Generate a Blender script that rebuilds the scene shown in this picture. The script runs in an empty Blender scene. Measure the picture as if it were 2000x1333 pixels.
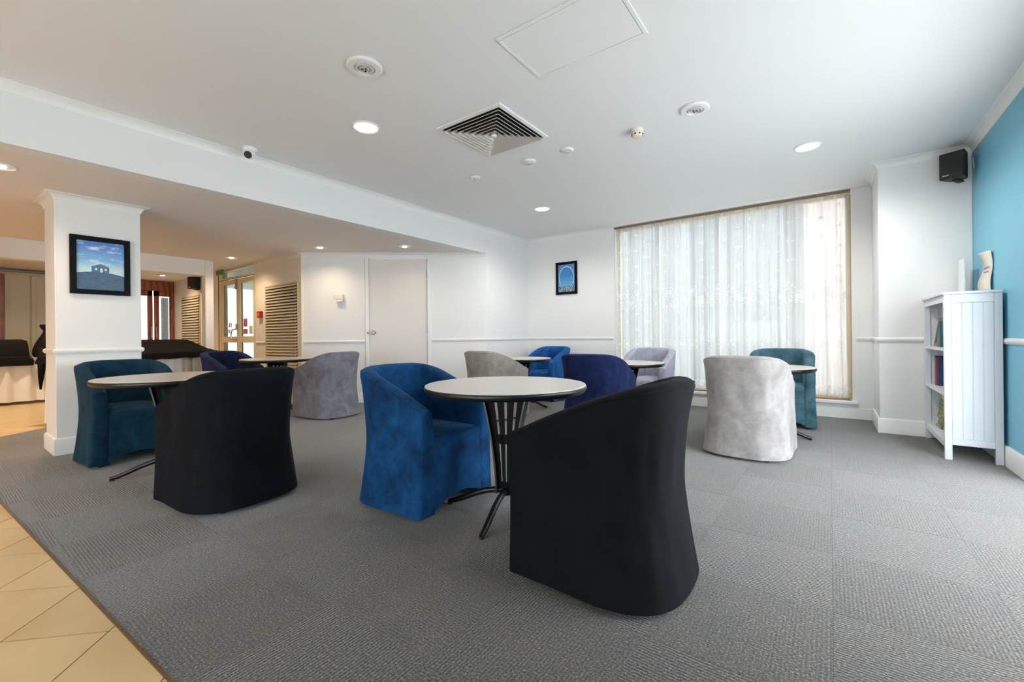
import bpy, math, random
from mathutils import Vector, Matrix
random.seed(7)
S = bpy.context.scene
COL = S.collection
R = math.radians

# ------------------------------------------------------------------ camera, world, exposure
TH, ROLL, CAMH = .6313, .0102, .985
cam_d = bpy.data.cameras.new('camera'); cam = bpy.data.objects.new('camera', cam_d); COL.objects.link(cam)
_f = Vector((-math.sin(TH), math.cos(TH), 0)); _r = Vector((math.cos(TH), math.sin(TH), 0)); _u = Vector((0, 0, 1))
cr_, sr_ = math.cos(ROLL), math.sin(ROLL)
_right = _r * cr_ - _u * sr_; _up = _r * sr_ + _u * cr_
cam.matrix_world = Matrix(((_right.x, _up.x, -_f.x, 0), (_right.y, _up.y, -_f.y, 0), (_right.z, _up.z, -_f.z, CAMH), (0, 0, 0, 1)))
cam_d.sensor_width = 36; cam_d.lens = 850 / 2000 * 36
cam_d.shift_y = -(666.5 - 655.93) / 2000
cam_d.clip_start = .05
S.camera = cam
S.view_settings.view_transform = 'Standard'; S.view_settings.look = 'None'
S.view_settings.gamma = 1; S.view_settings.use_curve_mapping = False
S.view_settings.exposure = 0.47

W = bpy.data.worlds.new('sky'); S.world = W; W.use_nodes = True
bg = W.node_tree.nodes['Background']
bg.inputs[0].default_value = (.87, .935, 1.0, 1); bg.inputs[1].default_value = 7.5

def portal(loc, rot, sx, sy):
    l = bpy.data.lights.new('window_portal', 'AREA'); l.shape = 'RECTANGLE'; l.size = sx; l.size_y = sy
    l.cycles.is_portal = True
    o = bpy.data.objects.new('window_portal', l); COL.objects.link(o); o.location = loc; o.rotation_euler = rot
def spot(loc, power, col, size=150, blend=.8, rad=.05):
    l = bpy.data.lights.new('downlight_or_fill_lamp', 'SPOT'); l.energy = power; l.color = col
    l.spot_size = R(size); l.spot_blend = blend; l.shadow_soft_size = rad
    o = bpy.data.objects.new('downlight_or_fill_lamp', l); COL.objects.link(o); o.location = loc
    return o
portal((-1.2, 6.62, 1.4), (R(-90), 0, 0), 2.9, 2.5)          # lace-curtained window, light travels towards -Y
portal((1.16, 2.875, 1.05), (0, R(90), 0), 2.1, 2.75)             # glazed opening in the blue wall beside the camera
portal((-1.5, -3.3, .75), (R(90), 0, 0), 5.0, 1.3)             # low window band added behind the camera to light the ceilings

# ------------------------------------------------------------------ helpers
class MB:
    def __init__(s): s.v = []; s.f = []
    def add(s, vs, fs):
        o = len(s.v); s.v += [tuple(p) for p in vs]; s.f += [tuple(i + o for i in q) for q in fs]; return s
    def box(s, x0, x1, y0, y1, z0, z1):
        if x0 > x1: x0, x1 = x1, x0
        if y0 > y1: y0, y1 = y1, y0
        if z0 > z1: z0, z1 = z1, z0
        return s.add([(x0,y0,z0),(x1,y0,z0),(x1,y1,z0),(x0,y1,z0),(x0,y0,z1),(x1,y0,z1),(x1,y1,z1),(x0,y1,z1)],
              [(0,3,2,1),(4,5,6,7),(0,1,5,4),(1,2,6,5),(2,3,7,6),(3,0,4,7)])
    def prism(s, pts, z0, z1):
        n = len(pts)
        return s.add([(x,y,z0) for x,y in pts] + [(x,y,z1) for x,y in pts],
              [tuple(range(n-1,-1,-1)), tuple(range(n,2*n))] + [(i,(i+1)%n,n+(i+1)%n,n+i) for i in range(n)])
    def lathe(s, prof, n=32, c=(0,0,0), cap=True):
        vs = [(c[0]+r*math.cos(2*math.pi*k/n), c[1]+r*math.sin(2*math.pi*k/n), c[2]+z) for r, z in prof for k in range(n)]
        m = len(prof); fs = [(i*n+k, i*n+(k+1)%n, (i+1)*n+(k+1)%n, (i+1)*n+k) for i in range(m-1) for k in range(n)]
        if cap: fs += [tuple(range(n-1,-1,-1)), tuple((m-1)*n+k for k in range(n))]
        return s.add(vs, fs)
    def tube(s, path, r, n=10, closed=False):
        P = [Vector(p) for p in path]; m = len(P); rr = r if isinstance(r, (list, tuple)) else [r]*m; vs = []
        for i, p in enumerate(P):
            if closed: t = (P[(i+1)%m]-P[i-1]).normalized()
            else: t = (P[min(i+1,m-1)]-P[max(i-1,0)]).normalized()
            a = Vector((0,0,1)) if abs(t.z) < .9 else Vector((1,0,0))
            b = t.cross(a).normalized(); c = b.cross(t)
            vs += [p + (b*math.cos(2*math.pi*k/n) + c*math.sin(2*math.pi*k/n))*rr[i] for k in range(n)]
        q = m if closed else m-1
        fs = [(i*n+k, i*n+(k+1)%n, ((i+1)%m)*n+(k+1)%n, ((i+1)%m)*n+k) for i in range(q) for k in range(n)]
        if not closed: fs += [tuple(range(n-1,-1,-1)), tuple((m-1)*n+k for k in range(n))]
        return s.add(vs, fs)
    def loops(s, rings, closed=True, cap0=False, cap1=False):
        n = len(rings[0]); vs = [p for r in rings for p in r]
        q = n if closed else n-1
        fs = [(i*n+k, i*n+(k+1)%n, (i+1)*n+(k+1)%n, (i+1)*n+k) for i in range(len(rings)-1) for k in range(q)]
        if cap0: fs.append(tuple(range(n-1,-1,-1)))
        if cap1: fs.append(tuple((len(rings)-1)*n+k for k in range(n)))
        return s.add(vs, fs)
    def xf(s, M):
        s.v = [tuple(M @ Vector(p)) for p in s.v]; return s
    def mesh(s, name, mat, smooth=None):
        me = bpy.data.meshes.new(name); me.from_pydata(s.v, [], s.f); me.validate()
        import bmesh
        bm = bmesh.new(); bm.from_mesh(me); bmesh.ops.recalc_face_normals(bm, faces=bm.faces); bm.to_mesh(me); bm.free()
        if smooth is not None:
            for p in me.polygons: p.use_smooth = True
            me.set_sharp_from_angle(angle=R(smooth))
        if mat: me.materials.append(mat)
        return me
    def obj(s, name, mat, parent=None, smooth=None):
        return link(name, s.mesh(name, mat, smooth), parent)
def link(name, data, parent=None):
    o = bpy.data.objects.new(name, data); COL.objects.link(o)
    if parent: o.parent = parent
    return o
def tag(o, label, cat=None, group=None, kind=None):
    o['label'] = label
    if cat: o['category'] = cat
    if group: o['group'] = group
    if kind: o['kind'] = kind
    return o
def struct(o, label, cat): return tag(o, label, cat, None, 'structure')
def empty(name, loc, rz=0):
    o = bpy.data.objects.new(name, None); COL.objects.link(o); o.location = loc; o.rotation_euler = (0, 0, rz)
    o.empty_display_size = .1
    return o
def bevel(o, w=.004, seg=2):
    m = o.modifiers.new('bevel', 'BEVEL'); m.width = w; m.segments = seg; m.limit_method = 'ANGLE'; return o
def copy_tree(o, parent=None):
    c = o.copy(); COL.objects.link(c); c.parent = parent
    for ch in list(o.children): copy_tree(ch, c)
    return c

# ------------------------------------------------------------------ materials
def srgb(r, g, b):
    f = lambda c: (c/255/12.92 if c/255 <= .04045 else ((c/255+.055)/1.055)**2.4)
    return (f(r), f(g), f(b), 1)
class NT:
    def __init__(s, name):
        s.m = bpy.data.materials.new(name); s.m.use_nodes = True; s.t = s.m.node_tree; s.b = s.t.nodes['Principled BSDF']
        s.out = s.t.nodes['Material Output']
    def n(s, typ, **kw):
        x = s.t.nodes.new(typ)
        for k, v in kw.items():
            if k.startswith('i_'):
                key = k[2:]; key = int(key) if key.isdigit() else key
                s.set(x.inputs[key], v)
            else: setattr(x, k, v)
        return x
    def set(s, sock, v):
        if isinstance(v, bpy.types.NodeSocket): s.t.links.new(v, sock)
        else: sock.default_value = v
    def math(s, op, a, b=0.0, c=0.0):
        x = s.t.nodes.new('ShaderNodeMath'); x.operation = op
        s.set(x.inputs[0], a); s.set(x.inputs[1], b); s.set(x.inputs[2], c); return x.outputs[0]
    def mix(s, f, a, b):
        x = s.t.nodes.new('ShaderNodeMix'); x.data_type = 'RGBA'
        s.set(x.inputs[0], f); s.set(x.inputs[6], a); s.set(x.inputs[7], b); return x.outputs[2]
    def coord(s, kind='Object'): return s.n('ShaderNodeTexCoord').outputs[kind]
    def noise(s, vec, scale, detail=3, rough=.5, dist=0):
        return s.n('ShaderNodeTexNoise', i_Vector=vec, i_Scale=scale, i_Detail=detail, i_Roughness=rough, i_Distortion=dist).outputs[0]
    def ramp(s, f, stops):
        x = s.n('ShaderNodeValToRGB'); s.set(x.inputs[0], f); e = x.color_ramp.elements
        while len(e) > 1: e.remove(e[-1])
        e[0].position, e[0].color = stops[0]
        for p, c in stops[1:]: k = e.new(p); k.color = c
        return x.outputs[0]
    def bump(s, h, strength=.2, dist=.01):
        x = s.n('ShaderNodeBump', i_Strength=strength, i_Distance=dist, i_Height=h); s.t.links.new(x.outputs[0], s.b.inputs['Normal'])
    def p(s, **kw):
        for k, v in kw.items(): s.set(s.b.inputs[k.replace('_', ' ')], v)
        return s
def plain(name, col, rough=.5, metal=0, spec=.5, var=.04, scale=6, bump=0, bscale=80):
    t = NT(name); co = t.coord()
    c2 = tuple(max(0, c*(1-var*2)) for c in col[:3]) + (1,)
    t.p(Base_Color=t.mix(t.noise(co, scale), col, c2), Roughness=rough, Metallic=metal)
    t.b.inputs['Specular IOR Level'].default_value = spec
    if bump: t.bump(t.noise(co, bscale, 4), bump, .002)
    return t.m
M = {}
M['wall'] = plain('white_wall_paint', srgb(233, 233, 232), .55, spec=.3, var=.015, scale=1.5, bump=.05, bscale=120)
M['trim'] = plain('white_gloss_trim_paint', srgb(236, 236, 234), .35, spec=.4, var=.01, scale=2)
M['cream'] = plain('warm_lit_white_wall_paint', srgb(232, 222, 205), .55, spec=.3, var=.02, scale=1.5, bump=.05, bscale=120)  # white wall with the left area's warm light mixed into the colour
M['ceil'] = plain('white_ceiling_paint', srgb(234, 234, 234), .5, spec=.35, var=.012, scale=1, bump=.03, bscale=60)
M['lowceil'] = plain('sprayed_ceiling_paint', srgb(240, 233, 228), .8, spec=.2, var=.06, scale=40, bump=.5, bscale=90)
M['blue'] = plain('blue_wall_paint', srgb(120, 188, 214), .45, spec=.4, var=.03, scale=1.5, bump=.05, bscale=120)
M['plastic'] = plain('white_plastic', srgb(232, 232, 230), .35, var=.01)
M['greyplastic'] = plain('grey_plastic', srgb(200, 200, 200), .4, var=.02)
M['black'] = plain('black_plastic', srgb(22, 24, 27), .5, var=.1, scale=30)
M['blackmetal'] = plain('black_powder_coated_metal', srgb(20, 21, 24), .35, spec=.5, var=.1, scale=40)
M['blackframe'] = plain('black_picture_frame', srgb(9, 11, 16), .6, spec=.15, var=.1, scale=30)
M['castmetal'] = plain('matt_black_cast_metal', srgb(12, 12, 14), .7, spec=.2, var=.1, scale=40)
M['grille'] = plain('speaker_grille', srgb(30, 32, 36), .6, var=.3, scale=400)
M['chrome'] = plain('brushed_chrome', srgb(190, 188, 182), .25, metal=1, var=.05, scale=60)
M['dark'] = plain('dark_void', srgb(14, 12, 11), .9, var=.1)
M['brownblade'] = plain('dusty_grey_blade', srgb(205, 198, 192), .5, var=.05, scale=30)
M['laminate'] = plain('pale_laminate', srgb(204, 196, 188), .28, spec=.5, var=.05, scale=14)
M['red'] = plain('red_plastic', srgb(176, 34, 30), .4, var=.05)
M['creambox'] = plain('cream_plastic', srgb(226, 221, 204), .45, var=.02)
M['doorpaint'] = plain('offwhite_door_paint', srgb(226, 221, 216), .4, spec=.4, var=.02, scale=2)
M['alum'] = plain('cream_aluminium_frame', srgb(232, 214, 170), .4, spec=.4, var=.04, scale=8)
M['louvre'] = plain('cream_louvre_paint', srgb(205, 188, 155), .5, var=.04, scale=10)
M['pelmet'] = plain('brown_curtain_track', srgb(138, 112, 90), .6, var=.15, scale=12)
M['cupboard'] = plain('cream_cupboard_paint', srgb(196, 186, 160), .5, var=.03, scale=3)
M['white_case'] = plain('white_bookcase_paint', srgb(218, 222, 227), .35, spec=.4, var=.015, scale=4)
M['paper'] = plain('curled_paper', srgb(228, 222, 208), .7, var=.05, scale=20)
M['ink'] = plain('grey_print', srgb(150, 146, 140), .7, var=.05)
M['redmark'] = plain('red_vinyl', srgb(222, 110, 110), .5, var=.1, scale=30)
M['pinkmark'] = plain('pink_vinyl', srgb(226, 170, 190), .5, var=.1, scale=30)
M['pavement'] = plain('light_bounce_pavement', srgb(236, 234, 230), .8, var=.05, scale=4)  # pale as if sunlit, so the ground bounces light up to the ceilings
M['brickout'] = plain('pale_pink_render', srgb(164, 146, 138), .8, var=.06, scale=6)
M['greyout'] = plain('grey_render', srgb(128, 128, 130), .8, var=.06, scale=3)
M['green'] = plain('green_sign', srgb(60, 150, 90), .5, var=.1)
M['clear'] = plain('frosted_acrylic', srgb(236, 238, 242), .2, var=.02)
M['trimstrip'] = plain('bronze_floor_trim', srgb(120, 92, 58), .4, metal=.4, var=.1, scale=20)

def lampmat(name, col, strength):
    t = NT(name); t.p(Base_Color=col, Emission_Color=col, Emission_Strength=strength, Roughness=.4); return t.m
M['lamp'] = lampmat('lit_downlight_lens', (1, .97, .92, 1), 1.1)
M['lampwarm'] = lampmat('lit_warm_lamp', (1, .88, .68, 1), 4)

# wood
t = NT('red_brown_timber'); co = t.coord()
w = t.n('ShaderNodeTexWave', i_Vector=co, i_Scale=3.0, i_Distortion=6.0, i_Detail=3.0, wave_type='BANDS', bands_direction='Y').outputs[1]
t.p(Base_Color=t.mix(w, srgb(158, 84, 40), srgb(112, 52, 24)), Roughness=.35); M['timber'] = t.m

# velvet upholstery
def velvet(name, dark, lite, sheen):
    t = NT(name); co = t.coord(); oi = t.n('ShaderNodeObjectInfo').outputs['Random']
    off = t.n('ShaderNodeVectorMath', operation='ADD', i_0=co); cx = t.n('ShaderNodeCombineXYZ', i_0=t.math('MULTIPLY', oi, 37.0), i_1=t.math('MULTIPLY', oi, 11.0))
    t.set(off.inputs[1], cx.outputs[0]); v = off.outputs[0]
    n1 = t.noise(v, 6, 5, .62, .6); n2 = t.noise(v, 22, 3, .6)
    f = t.math('ADD', t.math('MULTIPLY', n1, .75), t.math('MULTIPLY', n2, .25))
    t.p(Base_Color=t.ramp(f, [(.36, dark), (.64, lite)]), Roughness=.85)
    t.b.inputs['Specular IOR Level'].default_value = .15
    t.b.inputs['Sheen Weight'].default_value = sheen[0]; t.b.inputs['Sheen Roughness'].default_value = .35
    t.b.inputs['Sheen Tint'].default_value = sheen[1]
    t.bump(t.math('ADD', t.noise(v, 9, 2), t.math('MULTIPLY', t.noise(v, 260, 2), .06)), .25, .012)
    return t.m
V = {
 'black':  velvet('black_velvet', srgb(5, 6, 8), srgb(13, 15, 19), (.06, srgb(90, 105, 130))),
 'ink':    velvet('inky_black_velvet', srgb(6, 8, 11), srgb(14, 19, 26), (.07, srgb(80, 110, 140))),
 'royal':  velvet('royal_blue_velvet', srgb(7, 40, 74), srgb(18, 72, 120), (.2, srgb(90, 170, 225))),
 'petrol': velvet('petrol_velvet', srgb(10, 34, 52), srgb(20, 58, 78), (.16, srgb(100, 165, 180))),
 'grey':   velvet('slate_grey_velvet', srgb(100, 99, 106), srgb(132, 131, 140), (.25, srgb(200, 200, 215))),
 'navy':   velvet('navy_velvet', srgb(16, 24, 50), srgb(28, 42, 82), (.12, srgb(110, 130, 210))),
 'silver': velvet('silver_grey_velvet', srgb(142, 136, 133), srgb(172, 167, 164), (.2, srgb(225, 225, 230))),
 'taupe':  velvet('warm_grey_velvet', srgb(136, 127, 121), srgb(168, 160, 155), (.2, srgb(225, 225, 230))),
 'bright': velvet('bright_blue_velvet', srgb(18, 62, 122), srgb(36, 98, 168), (.2, srgb(110, 190, 245))),
 'indigo': velvet('indigo_velvet', srgb(15, 22, 48), srgb(28, 42, 86), (.28, srgb(120, 140, 225))),
 'lilac':  velvet('lilac_grey_velvet', srgb(148, 148, 162), srgb(178, 178, 192), (.2, srgb(230, 230, 240))),
 'teal':   velvet('dusty_teal_velvet', srgb(44, 76, 88), srgb(80, 112, 122), (.3, srgb(150, 205, 215))),
}
# carpet tile
t = NT('looped_carpet'); co = t.coord(); geo = t.n('ShaderNodeNewGeometry').outputs['Position']
rib = t.n('ShaderNodeTexWave', i_Vector=co, i_Scale=26.0, i_Distortion=1.2, i_Detail=1.0, wave_type='BANDS', bands_direction='X').outputs[1]
fl = t.noise(geo, 130, 2, .75); loop = t.n('ShaderNodeTexVoronoi', i_Vector=co, i_Scale=150.0).outputs['Distance']
big = t.noise(geo, 5, 4, .6); st = t.n('ShaderNodeMapping', i_Vector=co, i_Scale=(22, 2.5, 1)).outputs[0]; streak = t.noise(st, 3, 3, .6)
c = t.ramp(fl, [(.28, srgb(28, 24, 21)), (.45, srgb(62, 56, 49)), (.56, srgb(84, 77, 68)), (.72, srgb(146, 136, 124))])
blue = t.mix(t.ramp(big, [(.42, (0, 0, 0, 1)), (.72, (1, 1, 1, 1))]), c, t.n('ShaderNodeMix', data_type='RGBA', blend_type='MULTIPLY', i_0=1.0, i_6=c, i_7=(.80, .93, 1.10, 1)).outputs[2])
sh = t.math('ADD', .74, t.math('MULTIPLY', t.math('ADD', t.math('MULTIPLY', rib, .45), t.math('ADD', t.math('MULTIPLY', streak, 1.3), t.math('MULTIPLY', t.n('ShaderNodeObjectInfo').outputs['Random'], .35))), .24))
c = t.n('ShaderNodeMix', data_type='RGBA', blend_type='MULTIPLY', i_0=1.0, i_6=blue, i_7=t.n('ShaderNodeCombineXYZ', i_0=sh, i_1=sh, i_2=sh).outputs[0]).outputs[2]
t.p(Base_Color=c, Roughness=.75); t.b.inputs['Specular IOR Level'].default_value = .2
t.b.inputs['Sheen Weight'].default_value = .4
t.bump(t.math('SUBTRACT', t.math('MULTIPLY', rib, .7), t.math('MULTIPLY', loop, .8)), .45, .004); M['carpet'] = t.m
# ceramic tile
t = NT('beige_ceramic_tile'); geo = t.n('ShaderNodeNewGeometry').outputs['Position']; oi = t.n('ShaderNodeObjectInfo').outputs['Random']
f = t.math('ADD', t.math('MULTIPLY', t.noise(geo, 3, 4), .7), t.math('MULTIPLY', oi, .3))
t.p(Base_Color=t.ramp(f, [(.3, srgb(196, 166, 118)), (.7, srgb(212, 184, 136))]), Roughness=.3); t.bump(t.noise(geo, 30, 3), .03, .004); M['tile'] = t.m
t = NT('tiled_floor_far'); geo = t.n('ShaderNodeNewGeometry').outputs['Position']
mp = t.n('ShaderNodeMapping', i_Vector=geo, i_Rotation=(0, 0, R(45)), i_Scale=(1, 1, 1)).outputs[0]
bk = t.n('ShaderNodeTexBrick', i_Vector=mp, i_Scale=1.0, offset=0.0); bk.inputs['Color1'].default_value = srgb(198, 169, 122); bk.inputs['Color2'].default_value = srgb(206, 178, 130)
bk.inputs['Mortar'].default_value = srgb(150, 118, 76); bk.inputs['Mortar Size'].default_value = .004; bk.inputs['Brick Width'].default_value = .325; bk.inputs['Row Height'].default_value = .325
t.p(Base_Color=bk.outputs[0], Roughness=.3); M['tilefar'] = t.m
# fabrics
t = NT('white_pleated_fabric'); t.p(Base_Color=srgb(232, 228, 222), Roughness=.8); M['skirt'] = t.m
t = NT('black_cloth'); co = t.coord(); t.p(Base_Color=t.mix(t.noise(co, 8), srgb(10, 9, 9), srgb(20, 18, 17)), Roughness=.85); t.b.inputs['Specular IOR Level'].default_value = .15; t.bump(t.noise(co, 14, 3), .4, .02); M['blackcloth'] = t.m
# glass
def glass(name, tint, gloss=.08):
    t = NT(name); tr = t.n('ShaderNodeBsdfTransparent', i_Color=tint); gl = t.n('ShaderNodeBsdfGlossy', i_Roughness=.03)
    mx = t.n('ShaderNodeMixShader', i_0=gloss); t.t.links.new(tr.outputs[0], mx.inputs[1]); t.t.links.new(gl.outputs[0], mx.inputs[2])
    t.t.links.new(mx.outputs[0], t.out.inputs[0]); return t.m
M['glass'] = glass('window_glass', (.92, .95, .94, 1)); M['frost'] = glass('tinted_door_glass', (.36, .395, .39, 1))  # door glass darkened to hold down the overbright outside light
M['dimglass'] = glass('dimmed_door_glass', (.40, .40, .385, 1))  # likewise darkened against the bright sky outside
# lace curtain
t = NT('lace_curtain'); co = t.coord(); sx = t.n('ShaderNodeSeparateXYZ', i_0=co); x, z = sx.outputs[0], sx.outputs[2]
mm = t.math
def cell(v, s, o=0.0): return mm('SUBTRACT', mm('FRACT', mm('ADD', mm('DIVIDE', v, s), o)), .5)
row = mm('MULTIPLY', mm('FLOOR', mm('DIVIDE', x, .15)), .5)
xr = x
x = mm('ADD', x, mm('MULTIPLY', mm('SUBTRACT', t.noise(t.n('ShaderNodeCombineXYZ', i_0=mm('MULTIPLY', xr, 3.0)).outputs[0], 2.0, 2), .5), .3))
row = mm('MULTIPLY', mm('FLOOR', mm('DIVIDE', x, .15)), .5)
u1 = mm('ABSOLUTE', cell(x, .15)); v1 = mm('ABSOLUTE', mm('SUBTRACT', mm('FRACT', mm('ADD', mm('DIVIDE', z, .235), row)), .5))
star = mm('LESS_THAN', mm('ADD', mm('POWER', mm('MULTIPLY', u1, 1.0), .6), mm('POWER', mm('MULTIPLY', v1, 1.5), .6)), .42)
star = mm('MULTIPLY', star, mm('GREATER_THAN', z, 1.72))
lo = mm('MULTIPLY', mm('LESS_THAN', mm('ADD', mm('POWER', u1, .6), mm('POWER', v1, .6)), .36), mm('LESS_THAN', z, 1.30)); lo = mm('MULTIPLY', lo, mm('GREATER_THAN', z, 1.02))
def medal(z0, o):
    uu = mm('DIVIDE', mm('MULTIPLY', cell(x, .16, o), .16), .042); vv = mm('DIVIDE', mm('SUBTRACT', z, z0), .062)
    d = mm('SQRT', mm('ADD', mm('MULTIPLY', uu, uu), mm('MULTIPLY', vv, vv)))
    ring = mm('LESS_THAN', mm('ABSOLUTE', mm('SUBTRACT', d, 1.0)), .22); core = mm('LESS_THAN', d, .55); return ring, core
na = t.noise(co, 60, 3, .7)
dense = star; dense = mm('MAXIMUM', dense, lo)
for z0, o in ((1.58, 0.0), (1.43, .5), (.84, 0.0)):
    rg, cr = medal(z0, o); dense = mm('MAXIMUM', dense, mm('MAXIMUM', mm('MULTIPLY', mm('MULTIPLY', rg, mm('GREATER_THAN', na, .50)), .7), mm('MULTIPLY', cr, mm('GREATER_THAN', na, .40))))
band = mm('MULTIPLY', mm('LESS_THAN', z, .36), mm('GREATER_THAN', t.noise(co, 45, 3, .7), .47)); dense = mm('MAXIMUM', dense, band)
bandb = mm('MULTIPLY', mm('MULTIPLY', mm('LESS_THAN', mm('ABSOLUTE', mm('SUBTRACT', z, 1.45)), .1), mm('GREATER_THAN', t.noise(co, 40, 3, .7), .56)), .8); dense = mm('MAXIMUM', dense, bandb)
weave = mm('MULTIPLY', t.noise(co, 420, 1), .12)
gn = t.noise(t.n('ShaderNodeCombineXYZ', i_0=xr, i_1=mm('MULTIPLY', z, .02)).outputs[0], 16.0, 4, .65)
gather = mm('MULTIPLY', t.n('ShaderNodeMapRange', i_0=gn, i_1=.38, i_2=.64).outputs[0], .30)
op = mm('MINIMUM', mm('ADD', mm('ADD', mm('ADD', .50, weave), gather), mm('MULTIPLY', dense, .24)), .985)
df = t.n('ShaderNodeBsdfDiffuse', i_Color=(.86, .86, .86, 1)); tl = t.n('ShaderNodeBsdfTranslucent', i_Color=(.48, .48, .478, 1))
fab = t.n('ShaderNodeMixShader', i_0=.55); t.t.links.new(df.outputs[0], fab.inputs[1]); t.t.links.new(tl.outputs[0], fab.inputs[2])
tr = t.n('ShaderNodeBsdfTransparent'); mx = t.n('ShaderNodeMixShader'); t.set(mx.inputs[0], op)
t.t.links.new(tr.outputs[0], mx.inputs[1]); t.t.links.new(fab.outputs[0], mx.inputs[2]); t.t.links.new(mx.outputs[0], t.out.inputs[0]); M['lace'] = t.m
# pictures
def picture_house():
    t = NT('blue_landscape_print'); g = t.coord('Generated'); s = t.n('ShaderNodeSeparateXYZ', i_0=g); y, z = s.outputs[1], s.outputs[2]
    st = t.n('ShaderNodeMapping', i_Vector=g, i_Scale=(1, 2.2, 7)).outputs[0]; cl = t.noise(st, 1.7, 4, .6)
    sky = t.ramp(z, [(.42, srgb(190, 222, 226)), (.6, srgb(120, 176, 226)), (1, srgb(58, 116, 196))])
    sky = t.mix(t.ramp(cl, [(.52, (0, 0, 0, 1)), (.70, (1, 1, 1, 1))]), sky, srgb(205, 220, 236))
    hill = t.math('ADD', .30, t.math('MULTIPLY', t.math('COSINE', t.math('MULTIPLY', t.math('SUBTRACT', y, .45), 2.6)), .075))
    gnd = t.ramp(t.noise(st, 3, 3), [(.3, srgb(30, 66, 96)), (.7, srgb(52, 96, 128))])
    c = t.mix(t.math('LESS_THAN', z, hill), sky, gnd)
    a = t.math('ABSOLUTE', t.math('SUBTRACT', y, .49)); roof = t.math('SUBTRACT', .545, t.math('MULTIPLY', a, .36))
    house = t.math('MULTIPLY', t.math('MULTIPLY', t.math('LESS_THAN', a, .185), t.math('LESS_THAN', z, roof)), t.math('GREATER_THAN', z, .365))
    c = t.mix(house, c, srgb(62, 100, 140))
    def rect(cy, w, z0, z1): return t.math('MULTIPLY', t.math('LESS_THAN', t.math('ABSOLUTE', t.math('SUBTRACT', y, cy)), w), t.math('MULTIPLY', t.math('GREATER_THAN', z, z0), t.math('LESS_THAN', z, z1)))
    for cy, w, z0, z1 in ((.51, .025, .37, .45), (.40, .022, .41, .45), (.60, .022, .41, .45)): c = t.mix(rect(cy, w, z0, z1), c, srgb(220, 232, 222))
    t.p(Base_Color=c, Roughness=.35); return t.m
M['house_print'] = picture_house()
def picture_arch():
    t = NT('blue_arch_print'); g = t.coord('Generated'); s = t.n('ShaderNodeSeparateXYZ', i_0=g); x, z = s.outputs[0], s.outputs[2]
    c = t.ramp(z, [(.2, srgb(110, 170, 215)), (.6, srgb(58, 132, 196)), (1, srgb(62, 128, 190))])
    dx = t.math('DIVIDE', t.math('SUBTRACT', x, .5), .44); dz = t.math('DIVIDE', t.math('SUBTRACT', z, .52), .40)
    d = t.math('SQRT', t.math('ADD', t.math('MULTIPLY', dx, dx), t.math('MULTIPLY', dz, dz)))
    c = t.mix(t.math('MULTIPLY', t.math('GREATER_THAN', d, 1.0), t.math('GREATER_THAN', z, .5)), c, srgb(92, 144, 190))
    ring = t.math('MULTIPLY', t.math('LESS_THAN', t.math('ABSOLUTE', t.math('SUBTRACT', d, 1.0)), .05), t.math('GREATER_THAN', z, .3))
    c = t.mix(ring, c, srgb(176, 206, 228))
    st = t.n('ShaderNodeMapping', i_Vector=g, i_Scale=(14, 1, 9)).outputs[0]
    c = t.mix(t.math('LESS_THAN', z, t.math('ADD', .16, t.math('MULTIPLY', t.noise(st, .5, 2), .1))), c, t.ramp(t.noise(st, 1.2, 3), [(.4, srgb(60, 86, 104)), (.6, srgb(150, 180, 200))]))
    t.p(Base_Color=c, Roughness=.35); return t.m
M['arch_print'] = picture_arch()

# ------------------------------------------------------------------ dimensions
ZC, ZB = 2.638, 2.25
XL, YW, XB, YP, XP = -4.243, 6.28, 1.035, 5.561, .386
CX0, CX1, CY0, CY1 = -5.80, -5.336, .697, 1.273
ZD = .908
YL = 3.38
A2 = Vector((-6.369, 3.40)); B2 = Vector((-4.243, 5.143))
WX0, WX1 = -2.65, .20

# ------------------------------------------------------------------ floor
fl = MB().box(-12.2, 1.3, -3.2, 6.6, -.14, -.006).obj('floor', M['tilefar']); struct(fl, 'beige tiled floor running under and around the grey carpet', 'floor')
def near_edge(x): return .296 + (x + 4.121) * .051
def clip(poly, a, b, c):   # keep a*x+b*y>=c
    out = []
    for i, p in enumerate(poly):
        q = poly[(i+1) % len(poly)]; dp = a*p[0]+b*p[1]-c; dq = a*q[0]+b*q[1]-c
        if dp >= 0: out.append(p)
        if dp*dq < 0: k = dp/(dp-dq); out.append((p[0]+(q[0]-p[0])*k, p[1]+(q[1]-p[1])*k))
    return out
def area(p): return abs(sum(p[i-1][0]*p[i][1]-p[i][0]*p[i-1][1] for i in range(len(p))))/2
def carpet_clip(p):
    p = clip(p, -.051, 1, near_edge(0))
    if p: p = clip(p, 1, .794, -6.871 + .794*.497 if False else (-6.871 + .794*.497))
    if p: p = clip(p, -1, 0, -XB)
    if p: p = clip(p, 0, -1, -YW)
    if p: p = clip(p, .6312, -.7756, (A2.x*.6312 - A2.y*.7756))     # in front of the angled wall
    if p: p = clip(p, 1, 0, -7.55)
    return p
g = .0004; h = .25 - g
base = MB().prism([(-h,-h),(h,-h),(h,h),(-h,h)], -.006, 0)
tile_me = base.mesh('carpet_tile', M['carpet'])
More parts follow.
